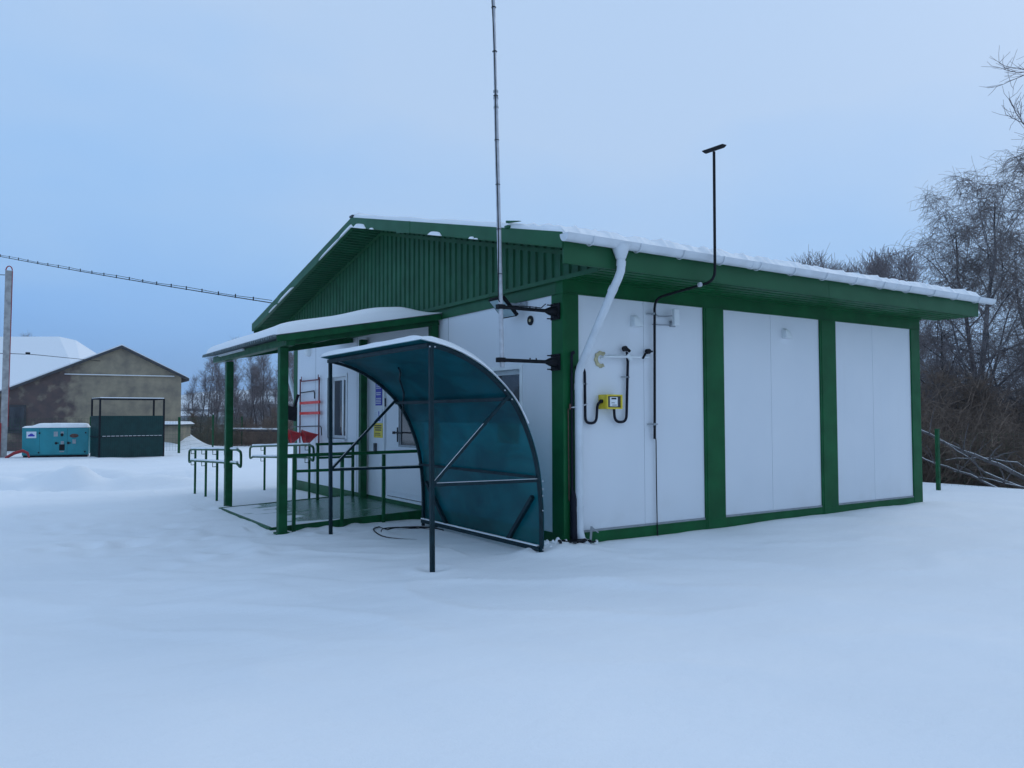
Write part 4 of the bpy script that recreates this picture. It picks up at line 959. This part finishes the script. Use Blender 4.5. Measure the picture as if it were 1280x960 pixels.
for i in range(14): p.bar((.08+i*.148, -.062, .824), (.19+i*.148, -.062, .824), .03, .014)
kp(p, 'snowy_rail', SNOW)
for y in (0, .38, .75, 1.13, D_):
    p = MB(); p.bar((0, y, 2.235), (W_, y, 2.235), .05, .03); kp(p, 'frame_snow', SNOW)

# plastered barn
PL = bpy.data.materials.new('old_plaster'); PL.use_nodes = True
n = PL.node_tree; b = n.nodes['Principled BSDF']; b.inputs['Roughness'].default_value = .9
tcn = n.nodes.new('ShaderNodeTexCoord')
nz = n.nodes.new('ShaderNodeTexNoise'); nz.inputs['Scale'].default_value = 1.6; nz.inputs['Detail'].default_value = 10; nz.inputs['Roughness'].default_value = .6; n.links.new(tcn.outputs['Object'], nz.inputs[0])
r = n.nodes.new('ShaderNodeValToRGB'); n.links.new(nz.outputs[0], r.inputs[0])
r.color_ramp.elements[0].position = .36; r.color_ramp.elements[0].color = (.21, .18, .14, 1); r.color_ramp.elements[1].position = .60; r.color_ramp.elements[1].color = (.34, .285, .20, 1)
sp = n.nodes.new('ShaderNodeSeparateXYZ'); n.links.new(tcn.outputs['Object'], sp.inputs[0])
# lower left of the gable: plaster gone, dark brick
mr = n.nodes.new('ShaderNodeMapRange'); mr.inputs[1].default_value = -.6; mr.inputs[2].default_value = -2.6; n.links.new(sp.outputs[0], mr.inputs[0])
nz2_ = n.nodes.new('ShaderNodeTexNoise'); nz2_.inputs['Scale'].default_value = 2.2; nz2_.inputs['Detail'].default_value = 6; n.links.new(tcn.outputs['Object'], nz2_.inputs[0])
mm = n.nodes.new('ShaderNodeMath'); mm.operation = 'MULTIPLY'; n.links.new(mr.outputs[0], mm.inputs[0]); n.links.new(nz2_.outputs[0], mm.inputs[1])
r3 = n.nodes.new('ShaderNodeValToRGB'); n.links.new(mm.outputs[0], r3.inputs[0]); r3.color_ramp.elements[0].position = .25; r3.color_ramp.elements[0].color = (0, 0, 0, 1); r3.color_ramp.elements[1].position = .45; r3.color_ramp.elements[1].color = (1, 1, 1, 1)
nz3 = n.nodes.new('ShaderNodeTexNoise'); nz3.inputs['Scale'].default_value = 3; nz3.inputs['Detail'].default_value = 6; n.links.new(tcn.outputs['Object'], nz3.inputs[0])
r4 = n.nodes.new('ShaderNodeValToRGB'); n.links.new(nz3.outputs[0], r4.inputs[0]); r4.color_ramp.elements[0].color = (.055, .055, .06, 1); r4.color_ramp.elements[1].color = (.17, .105, .09, 1)
mxx = n.nodes.new('ShaderNodeMix'); mxx.data_type = 'RGBA'; n.links.new(r3.outputs[0], mxx.inputs[0]); n.links.new(r.outputs[0], mxx.inputs[6]); n.links.new(r4.outputs[0], mxx.inputs[7])
n.links.new(mxx.outputs[2], b.inputs['Base Color'])
bp = n.nodes.new('ShaderNodeBump'); bp.inputs['Strength'].default_value = .5; bp.inputs['Distance'].default_value = .03; n.links.new(nz.outputs[0], bp.inputs['Height']); n.links.new(bp.outputs[0], b.inputs['Normal'])
Bn = thing('old_barn', 'old plastered barn with stained gable end and snow on its roof in the far yard', 'barn', (-.036, 34.03, -.35), rzv+R(30), world=False)
def bpz(mb, name, mats, parent=Bn, **k): o = mb.build(name, mats, None, **k); o.parent = parent; return o
# local x along the gable, y away, z up: right wall x=+2.68, apex x=0, left eave beyond the frame
zl = lambda x: 4.93+(x*.462 if x < 0 else -x*.50)
p = MB(); p.prism([(-5.9, -.3), (2.62, -.3), (2.62, zl(2.62)-.1), (0, 4.81), (-5.9, zl(-5.9)-.1)], 1, 0, 12); wl = bpz(p, 'wall', PL)
for (xa, xb) in ((0, 2.95), (-6.2, 0)):
    p = MB(); p.prism([(xa, zl(xa)-.0), (xb, zl(xb)-.0), (xb, zl(xb)-.12), (xa, zl(xa)-.12)], 1, -.22, 12.2); rf = bpz(p, 'roof', ROOFM)
    s_ = MB(); s_.prism([(xa, zl(xa)+.001), (xb-(.05 if xb > 1 else 0), zl(xb)+.001), (xb-(.05 if xb > 1 else 0), zl(xb)+.06), (xa, zl(xa)+.06)], 1, -.19, 12.2); bpz(s_, 'roof_snow', SNOW, rf)
p = MB(); p.box(-2.3, 2.3, -.06, 0, 3.50, 3.53); p.box(-2.3, 2.3, -.06, 0, 3.531, 3.565, 1); bpz(p, 'cornice_ledge', [PL, SNOW])
# longer, higher building behind it with a hipped snow roof
Lb = thing('long_shed', 'long building behind the barn, only its broad snow covered hipped roof in view', 'building', (-.6, 42, -.35), rzv, world=False)
def lbz(mb, name, mats, **k): o = mb.build(name, mats, None, **k); o.parent = Lb; return o
p = MB(); p.box(-13, -.4, .4, 11, -.5, 2.3); lbz(p, 'wall', PL)
p = MB(); a_ = [(-13.5, 0, 2.35), (0, 0, 2.35), (0, 11.5, 2.35), (-13.5, 11.5, 2.35), (-13.5, 6, 6.62), (-5.15, 6, 6.62), (-4.2, 6.2, 6.40)]
p.add(a_, [(0, 1, 6, 5, 4), (1, 2, 6), (2, 3, 4, 5, 6), (0, 4, 3), (0, 3, 2, 1)]); lbz(p, 'roof', SNOW)
f = MB(); f.box(-4.45, -3.75, -.05, -.0, .9, 2.15); wn = bpz(f, 'window', ROOFM); f = MB(); f.box(-4.37, -3.83, -.07, -.05, 1.0, 2.05); bpz(f, 'pane', GLASS, wn)
f = MB(); f.box(-3.3, -2.8, -.03, -.0, .1, .75); bpz(f, 'hatch', WOOD)
An = thing('annex_shed', 'low plastered annex with snowy flat lid right of the barn gable', 'shed', (1.35, 31.6, -.3), rzv, world=False)
p = MB(); p.box(-1.2, .72, 0, 1.4, -.2, 1.15); q = p.build('wall', PL); q.parent = An
p = MB(); p.box(-1.3, .85, -.15, 1.5, 1.151, 1.21); q = p.build('lid', ROOFM); q.parent = An
p = snow_sheet(20, 12, -1.3, .88, -.18, 1.5, lambda x, y: 1.212, lambda x, y: .10+.05*nz2(x*2, y*2), .15); q = p.build('lid_snow', SNOW, smooth=True); q.parent = An

Up = thing('utility_pole', 'grey concrete utility pole with a red painted foot at the left edge of the photo', 'pole', (-4.72, 28.4, -.4))
p = MB(); p.bar((-4.68, 28.33, -.5), (-4.64, 28.0, 6.72), .25, .22); 
me = p
part(p, 'shaft', CONC, Up, bevel=.02)
p = MB(); p.bar((-4.86, 28.20, -.5), (-4.84, 28.16, 1.05), .17, .16); part(p, 'red_sleeve', RED, Up, bevel=.02)
p = MB(); p.bar((-4.66, 28.35, 1.08), (-4.655, 28.34, 1.32), .27, .25); part(p, 'black_band', BLACK, Up)
p = MB(); p.tube([(-4.63+.12*math.cos(a_)*.834, 27.97-.12*math.cos(a_)*.55, 6.72+.17*math.sin(a_)) for a_ in [k_*math.pi/10 for k_ in range(11)]], .02, 6); p.bar((-4.56, 28.16, .9), (-4.52, 27.88, 6.7), .025); part(p, 'red_conduit', RED, Up)
p = MB(); p.box(-4.05, -3.90, 28.0, 28.1, 3.62, 3.70); part(p, 'cable_clamp', BLACK, Up)
p = MB(); p.tube([(-60, 62, 4.2), (-4.6, 28.2, 3.64), (-3.8, 28, 3.62), (0, 36, 3.9)], .012, 5); p.tube([(-60, 62, 8.0), (-4.7, 28.3, 6.6)], .014, 5); part(p, 'pole_wires', BLACK, Up)
p = MB(); p.tube([(-4.6, 27.6, -.22), (-4.35, 27.3, -.05), (-4.1, 27.2, .03), (-3.95, 27.1, -.05), (-3.9, 27.0, -.22)], [.05, .06, .06, .045, .03], 10); q = MB(); lo = p.build('bent_pipe', RED, base=(-4.2, 27.2, -.2), smooth=True); tag(lo, 'short bent reddish pipe lying in the snow at the pole foot', 'pipe')
# overhead wire
Wr = thing('overhead_wire', 'twin dark overhead wire with small clips sloping down to the far eave of the building', 'cable', (0, 10.2, 3.5))
a0 = Vector((-25.5, 17.2, 7.6)); 
ray0 = Vector((.5514-.834*.6473, .8333+.5517*.6473, .0394+.0018))
P0 = Vector((-5.17, -6.82, 1.28))+Vector((-.0085, 1.189, .2035))*23; 
P0 = Vector((-4.955, 23.985, 6.66)); P1 = Vector((.045, 10.732, 3.79))
dirw = (P1-P0)
st = P0-dirw*.9
pts = [st+(P1-st)*f_+Vector((0, 0, -.12*4*f_*(1-f_)+.0)) for f_ in [k_/40 for k_ in range(41)]]
p = MB(); p.tube(pts, .011, 6); p.tube([q+Vector((0, 0, .045+.012*math.sin(i*1.3))) for i, q in enumerate(pts)], .007, 5); part(p, 'wires', BLACK, Wr)
for i in range(1, 40):
    p = MB(); q = pts[i]; p.bar(q+Vector((0, 0, -.015)), q+Vector((0, 0, .075)), .022); part(p, 'clip', BLACK, Wr)

# fences
def fence(pts_, label, h=1.45, wr=.0045):
    T = thing('mesh_fence', label, 'fence', (pts_[0][0], pts_[0][1], -.2))
    for (x, y) in pts_:
        p = MB(); z0 = gz(x, y); p.bar((x, y, z0-.5), (x, y, z0+h), .065, .065); p.box(x-.036, x+.036, y-.036, y+.036, z0+h, z0+h+.01); part(p, 'fence_post', GREEN_R, T)
    for a_, b_ in zip(pts_, pts_[1:]):
        A = Vector((*a_, gz(*a_))); Bv = Vector((*b_, gz(*b_))); L = (Bv-A).length; p = MB()
        for k_ in range(9):
            z = .12+k_*(h-.2)/8; p.bar(A+Vector((0, 0, z)), Bv+Vector((0, 0, z)), wr)
        k_ = int(L/.12)
        for i in range(k_): q = A+(Bv-A)*i/k_; p.bar(q+Vector((0, 0, .1)), q+Vector((0, 0, h-.05)), wr*.9)
        part(p, 'wire_panel', GREEN_R, T)
fence([(-4.6, 32.4), (-1.6, 30.5), (1.48, 28.48)], 'green wire mesh fence running behind the generator and the enclosure', 1.5)
fence([(1.52, 28.55), (3.6, 31.8), (5.77, 35.03)], 'green wire mesh fence leading away from the annex towards the bushes', 1.5)
fence([(10.74, 1.75), (11.3, -2.0), (11.6, -5.5)], 'green wire fence post line on the right beyond the end of the building', 1.22, .0014)

# ------------------------------------------------------------------ trees
def seg_mesh(name, segs, mats, nside=3):
    A = np.array([s[0] for s in segs]); Bv = np.array([s[1] for s in segs]); r0 = np.array([s[2] for s in segs]); r1 = np.array([s[3] for s in segs])
    d = Bv-A; L = np.linalg.norm(d, axis=1, keepdims=True); d = d/np.maximum(L, 1e-6)
    ref = np.where(np.abs(d[:, 2:3]) > .9, np.array([[1., 0, 0]]), np.array([[0, 0, 1.]])); u = np.cross(d, ref); u /= np.linalg.norm(u, axis=1, keepdims=True); w = np.cross(d, u)
    n_ = len(segs); V = np.zeros((n_, 2*nside, 3))
    for j in range(nside):
        a_ = 2*math.pi*j/nside; dirv = u*math.cos(a_)+w*math.sin(a_); V[:, j] = A+dirv*r0[:, None]; V[:, nside+j] = Bv+dirv*r1[:, None]
    F = np.zeros((n_, nside, 4), int); o = np.arange(n_)*2*nside
    for j in range(nside):
        k_ = (j+1) % nside; F[:, j] = np.stack([o+j, o+k_, o+nside+k_, o+nside+j], -1)
    return npmesh(name, V.reshape(-1, 3), F.reshape(-1, 4), mats, smooth=True)
def grow_tree(seed, H, r0, lean=(0, 0), droop=0., spread=.9, limbs=16, sub=8, twigs=7, first=.25, twl=.5, upright=.35, minr=.004):
    rn = random.Random(seed); trunk = []; crown = []
    def wander(p, d, L, n_, r0_, r1_, jit, dz):
        pts = [p]; dd = d.copy()
        for i in range(n_):
            dd = (dd+Vector((rn.gauss(0, jit), rn.gauss(0, jit), rn.gauss(0, jit)+dz))).normalized(); p = p+dd*L/n_; pts.append(p.copy())
        return pts, dd
    def emit(lst, pts, ra, rb):
        n_ = len(pts)-1
        for i in range(n_): lst.append((tuple(pts[i]), tuple(pts[i+1]), max(minr, ra+(rb-ra)*i/n_), max(minr, ra+(rb-ra)*(i+1)/n_)))
    d0 = Vector((lean[0], lean[1], 1)).normalized()
    tp, _ = wander(Vector((0, 0, -.4)), d0, H, 14, r0, r0*.1, .055, .02); emit(trunk, tp, r0, r0*.12)
    def at(pts, f_):
        s_ = f_*(len(pts)-1); i = min(int(s_), len(pts)-2); return pts[i].lerp(pts[i+1], s_-i)
    for i in range(limbs):
        f_ = first+(1-first)*((i+rn.random()*.7)/limbs); p = at(tp, min(f_, .98)); az = i*2.4+rn.uniform(-.5, .5)
        el = rn.uniform(.15, .6)+upright*f_; L = H*spread*(.50-.36*f_)*rn.uniform(.7, 1.2); rl = r0*(1-f_*.85)*.42
        d = Vector((math.cos(az)*math.cos(el), math.sin(az)*math.cos(el), math.sin(el)))
        lp_, _ = wander(p, d, L, 8, rl, rl*.2, .14, .05 if droop < .2 else .0); emit(trunk, lp_, rl, rl*.25)
        for j in range(sub):
            g_ = .2+.8*(j+rn.random())/sub; q = at(lp_, min(g_, .99)); ax_ = Vector((rn.gauss(0, 1), rn.gauss(0, 1), rn.gauss(.25, .6))).normalized(); d2 = (d*.55+ax_).normalized()
            L2 = L*rn.uniform(.28, .5)*(1.1-.4*g_); sp_, _ = wander(q, d2, L2, 5, .01, .005, .17, .03-droop*.12); r2 = rl*.3*(1-g_*.5); emit(crown, sp_, r2, max(minr, r2*.35))
            for k_ in range(twigs):
                h_ = (k_+rn.random())/twigs; s_ = at(sp_, min(h_, .99)); d3 = (d2*.5+Vector((rn.gauss(0, 1), rn.gauss(0, 1), rn.gauss(.2-droop, .6)))).normalized()
                tw, _ = wander(s_, d3, twl*rn.uniform(.5, 1.3), 4, 0, 0, .16, .05-droop*.42); emit(crown, tw, minr*1.35, minr)
                if rn.random() < .8:
                    s2 = at(tw, rn.uniform(.2, .8)); d4 = (d3+Vector((rn.gauss(0, .8), rn.gauss(0, .8), rn.gauss(.1-droop, .5)))).normalized(); t2, _ = wander(s2, d4, twl*rn.uniform(.3, .7), 3, 0, 0, .15, .03-droop*.42); emit(crown, t2, minr*1.1, minr*.8)
    return trunk, crown
def tree_proto(name, barkm, twm, **k):
    tr, cr_ = grow_tree(**k); return (name, seg_mesh(name+'_trunk', tr, barkm, 7), seg_mesh(name+'_crown', cr_, twm, 3))
def plant(proto, loc, rz_, s, label, cat, group=None, zs_=1):
    nm, tm, cm = proto; o = bpy.data.objects.new(nm, None); C.objects.link(o); o.location = loc; o.rotation_euler = (0, 0, rz_); o.scale = (s, s, s*zs_); tag(o, label, cat, group)
    a_ = nobj('trunk', tm, o); c_ = nobj('crown', cm, o); return o
birch = tree_proto('birch_tree', BIRCHB, BTWIG, seed=11, H=9.2, r0=.14, lean=(-.02, .02), droop=.5, spread=1.1, limbs=26, sub=12, twigs=15, first=.10, twl=.50, upright=.85, minr=.0029)
wildA = tree_proto('bare_tree', BARK, TWIG, seed=21, H=9, r0=.11, droop=.05, spread=.8, limbs=18, sub=9, twigs=8, first=.15, twl=.5, upright=.7, minr=.0045)
wildB = tree_proto('bare_tree', BARK, TWIG, seed=22, H=7.5, r0=.07, droop=-.25, spread=.62, limbs=16, sub=7, twigs=6, first=.1, twl=.55, upright=1.1, minr=.0045)
wildC = tree_proto('bare_tree', BARK, TWIG, seed=27, H=7.2, r0=.06, droop=-.3, spread=.75, limbs=14, sub=8, twigs=5, first=.08, twl=.55, upright=1.2, minr=.0045)
crook = tree_proto('crooked_tree', mat('dark_bark', (.045, .04, .042), .9, .3, 6), TWIG, seed=31, H=6.0, r0=.13, lean=(.35, -.2), droop=.15, spread=1.15, limbs=11, sub=8, twigs=8, first=.2, twl=.45, minr=.0045)
def limb_tree(seed):
    rn = random.Random(seed); tr = []; cr_ = []
    def go(lst, pts, ra, rb):
        for i in range(len(pts)-1): lst.append((tuple(pts[i]), tuple(pts[i+1]), ra+(rb-ra)*i/(len(pts)-1), ra+(rb-ra)*(i+1)/(len(pts)-1)))
    base = Vector((0, 0, -.5)); go(tr, [base, Vector((.05, 0, 3)), Vector((-.05, .1, 6)), Vector((.1, 0, 9)), Vector((0, .1, 12))], .2, .05)
    ends = [(-4.35, 2.3, 8.75), (-4.1, 2.6, 7.9), (-3.6, 2.3, 9.4), (-3.9, 1.6, 10.2), (2, 2, 9), (1, -3, 8.6), (-1, -2.5, 10), (1.5, 3, 11), (-2.2, 1.8, 12.5), (.5, .5, 14)]
    for q in ends:
        q = Vector(q); st_ = Vector((0, .05, q.z*.72)); pts = [st_.lerp(q, t__)+Vector((rn.gauss(0, .08), rn.gauss(0, .08), -.9*math.sin(math.pi*t__)*.25+rn.gauss(0, .05))) for t__ in [i/9 for i in range(10)]]; pts[0] = st_; go(tr, pts, .055, .012)
        for i in range(2, 10):
            for k_ in range(3):
                d = ((q-st_).normalized()*.9+Vector((rn.gauss(0, .6), rn.gauss(0, .6), rn.gauss(.15, .5)))).normalized(); L = rn.uniform(.5, 1.1)*(1.15-.06*i); sp_ = [pts[i]]
                for m_ in range(5): d = (d+Vector((rn.gauss(0, .13), rn.gauss(0, .13), rn.gauss(.04, .1)))).normalized(); sp_.append(sp_[-1]+d*L/5)
                go(cr_, sp_, .011, .0045)
                for m_ in range(1, 6):
                    for w_ in range(2):
                        d3 = (d*.8+Vector((rn.gauss(0, .7), rn.gauss(0, .7), rn.gauss(.1, .5)))).normalized(); a_ = sp_[m_]; mid = a_+d3*.16; go(cr_, [a_, mid, mid+(d3+Vector((rn.gauss(0, .3), rn.gauss(0, .3), .1))).normalized()*.16], .0045, .003)
    return ('overhanging_tree', seg_mesh('overhanging_tree_trunk', tr, BARK, 7), seg_mesh('overhanging_tree_crown', cr_, TWIG, 3))
reach = limb_tree(9)
bushp = tree_proto('leafless_bush', BARK, TWIGB, seed=51, H=4.0, r0=.045, droop=.0, spread=1.1, limbs=16, sub=6, twigs=7, first=.02, twl=.35, upright=.9, minr=.005)
plant(birch, (19.9, 5.9, gz(19.9, 5.9)), 2.1, 1.12, 'big drooping birch rising right behind the end of the building', 'tree')
plant(birch, (21.3, 4.3, gz(21.3, 4.3)), 4.0, 1.22, 'second drooping birch at the right edge, behind the bigger birch', 'tree')
plant(birch, (20.9, 5.35, gz(20.9, 5.35)), 5.3, 1.08, 'smaller birch left of the big one, over the end of the roof', 'tree')
plant(crook, (17.0, 5.8, gz(17.0, 5.8)-.2), .4, 1.12, 'dark crooked tree just past the right end of the building', 'tree')
plant(reach, (15.2, -2.4, gz(15.2, -2.4)-.45), 0, 1.0, 'tree outside the right edge whose branches reach into the upper right corner', 'tree')
rnd = random.Random(77)
# woods on the right and behind the roof
gW = 'bare trees in the wood right of and behind the building'; lW = 'bare grey tree in the wood behind the building'
def rp(depth, px): 
    k_ = (px-640)/988.74; return -5.17+depth*(.5514+.834*k_), -6.82+depth*(.8333-.5517*k_)
for i in range(19):
    dp = rnd.uniform(27, 48); px = rnd.uniform(1135, 1330); x, y = rp(dp, px); pr = rnd.choice([wildA, wildA, wildB])
    plant(pr, (x, y, gz(x, y)), rnd.uniform(0, 6.28), rnd.uniform(.7, 1.0), lW, 'tree', gW)
for i in range(20):
    dp = rnd.uniform(40, 50); px = 1012+i*7+rnd.uniform(-5, 5); x, y = rp(dp, px); plant(wildB, (x, y, gz(x, y)), rnd.uniform(0, 6.28), rnd.uniform(1.66, 1.80)*dp/46*(1.02 if px > 1060 else .99), 'slender bare tree whose top shows above the snowy roof', 'tree', 'tree tops above the roof')
# trees and bushes on the left, between the barn and the building
for i in range(26):
    dp = rnd.uniform(41, 56); px = 236+i*5.5+rnd.uniform(-4, 4); x, y = rp(dp, px); s = rnd.uniform(.84, 1.02) if px > 262 else rnd.uniform(.66, .78)
    plant(wildB if i % 5 else wildC, (x, y, gz(x, y)), rnd.uniform(0, 6.28), s*dp/50*.92, 'bare purplish tree beyond the yard between barn and porch', 'tree', 'bare trees beyond the yard between barn and porch')
for i in range(46):
    if i < 22: dp = rnd.uniform(39, 46); px = rnd.uniform(236, 380); lb, gp = 'leafless brown bush at the far edge of the yard', 'brown bushes at the far edge of the yard'
    else: dp = rnd.uniform(20, 32); px = rnd.uniform(1130, 1330); lb, gp = 'leafless brown bush in the gully right of the building', 'brown bushes in the gully'
    x, y = rp(dp, px); plant(bushp, (x, y, gz(x, y)), rnd.uniform(0, 6.28), rnd.uniform(.30, .48) if i < 22 else rnd.uniform(.8, 1.15), lb, 'bush', gp)
x, y = rp(60, 38); plant(wildB, (x, y, gz(x, y)), 1, 1.02, 'tiny bare tree tip showing above the barn roof', 'tree')
# brush that nobody could count
def brush(name, boxes, n_, seed, matl, hmin, hmax, label):
    rn = random.Random(seed); segs = []
    for i in range(n_):
        d0, d1, p0, p1 = rn.choice(boxes); dp = rn.uniform(d0, d1); px = rn.uniform(p0, p1); x, y = rp(dp, px); z = -99
        segs.append((x, y, rn.uniform(hmin, hmax), rn.random()))
    arr = np.array(segs); Z = ground_z(arr[:, 0], arr[:, 1]); out_ = []
    for (x, y, h_, q), z in zip(segs, Z):
        p = Vector((x, y, z-.1)); d = Vector((rn.gauss(0, .45), rn.gauss(0, .45), 1)).normalized(); r_ = rn.uniform(.005, .013)
        for k_ in range(4):
            d = (d+Vector((rn.gauss(0, .2), rn.gauss(0, .2), rn.gauss(0, .12)))).normalized(); p2 = p+d*h_/4; out_.append((tuple(p), tuple(p2), r_*(1-k_*.2), r_*(1-(k_+1)*.2)))
            for m_ in range(2):
                s_ = p.lerp(p2, rn.random()); e_ = Vector((rn.gauss(0, 1), rn.gauss(0, 1), rn.gauss(.5, .6))).normalized(); s2 = s_+e_*h_*rn.uniform(.1, .28); out_.append((tuple(s_), tuple(s2), r_*.6, r_*.4))
            p = p2
    o = nobj(name, seg_mesh(name, out_, matl, 3)); tag(o, label, 'undergrowth', kind='stuff'); return o
brush('brushwood', [(19.5, 24, 1120, 1340), (22, 42, 1110, 1340)], 7500, 4, TWIGB, .8, 3.1, 'tangled brown undergrowth filling the gully right of the building')
brush('undergrowth', [(40, 47, 236, 380), (46, 60, 230, 380)], 3600, 5, TWIGB, .6, 1.7, 'low brown undergrowth along the far edge of the yard')

# fallen branches with snow
def fallen(pts_, r_, label):
    T = thing('fallen_branch', label, 'branch', pts_[0], group=None)
    c = [Vector(p) for p in pts_]; c = [c[0]]+[c[i].lerp(c[i+1], t__)+Vector((0, 0, .015*math.sin(t__*9+i))) for i in range(len(c)-1) for t__ in (.33, .66, 1)]
    k_ = len(c); rr = [r_*(1-.7*i/(k_-1)) for i in range(k_)]
    p = MB(); p.tube(c, rr, 7); rn = random.Random(int(r_*1e4))
    for i in range(2, k_, 2):
        for s_ in (-1, 1): e_ = c[i]+Vector((rn.uniform(-.6, .6), rn.uniform(-.5, .5), rn.uniform(0, .7))); p.tube([c[i], c[i].lerp(e_, .5)+Vector((0, 0, .05)), e_], [rr[i]*.5, rr[i]*.35, .004], 5)
    part(p, 'wood', BARK, T, smooth=True)
    p = MB(); p.tube([q+Vector((0, 0, rr[i]*.75)) for i, q in enumerate(c)], [max(.004, a_*.5) for a_ in rr], 7); part(p, 'branch_snow', SNOW, T, smooth=True)
fallen([(15.2, 1.6, -.5), (14.2, 2.2, .1), (13.0, 2.4, .45), (12.2, 3.1, 1.0), (12.0, 3.6, 1.5)], .05, 'thick fallen branch carrying a lump of snow, leaning up left')
fallen([(13.6, 1.0, -.5), (12.9, 1.9, .0), (12.6, 2.1, .35), (12.3, 2.6, .75)], .028, 'thin snowy branch leaning just below the thick one')
fallen([(12.8, 1.3, -.45), (12.7, 2.1, -.05), (12.2, 2.6, .2), (12.3, 3.3, .45), (12.4, 3.9, .6)], .026, 'long low snowy branch sloping down beside the fence post')
fallen([(15.0, 1.6, -.25), (14.6, 2.0, .15), (13.9, 2.5, .28), (13.4, 3.0, .22)], .024, 'nearly level snowy twig branch behind the leaning ones')
fallen([(13.3, .7, -.4), (13.0, 1.3, -.25), (12.9, 2.0, -.1), (13.0, 2.6, .0)], .02, 'short snowy branch lowest down at the edge of the yard')
Fb = thing('fallen_log', 'straight snow topped fallen trunk among the far bushes beside the porch post', 'log', (8, 36.5, .2))
x0, y0 = rp(41, 286); x1, y1 = rp(40, 350)
p = MB(); p.tube([(x0, y0, .56), (x1, y1, .54)], .07, 8); part(p, 'wood', BARK, Fb); p = MB(); p.tube([(x0, y0, .62), (x1, y1, .60)], .055, 8); part(p, 'log_snow', SNOW, Fb)
# dark shed in the gully
Sd = thing('wooden_shed', 'dark wooden shed with snowy roof edge, half hidden past the right end of the building', 'shed', (15.8, 6.3, -.8), rzv, world=False)
p = MB(); p.box(-1.6, .62, 0, 1.8, -1.0, 1.86); q = p.build('wall', WOOD); q.parent = Sd
p = MB(); p.box(-1.8, .92, -.25, 2.0, 1.861, 1.92); q = p.build('roof', ROOFM); q.parent = Sd
p = snow_sheet(16, 12, -1.8, .95, -.27, 2.0, lambda x, y: 1.921, lambda x, y: .04+.02*nz2(x*2, y*2), .1); q = p.build('roof_snow', SNOW, smooth=True); q.parent = Sd

# winter air
HZ = bpy.data.materials.new('winter_air'); HZ.use_nodes = True; n = HZ.node_tree; n.nodes.clear()
o_ = n.nodes.new('ShaderNodeOutputMaterial'); pv = n.nodes.new('ShaderNodeVolumePrincipled'); pv.inputs['Color'].default_value = (.80, .90, 1, 1); pv.inputs['Density'].default_value = .0006
n.links.new(pv.outputs[0], o_.inputs['Volume'])
p = MB(); p.box(-1250, 1250, -1250, 1250, -30, 75); hzo = p.build('haze', HZ); tag(hzo, kind='stuff')
for o in bpy.data.objects:
    if 'worldbuilt' in o: del o['worldbuilt']
S.cycles.max_bounces = 6; S.cycles.transparent_max_bounces = 12
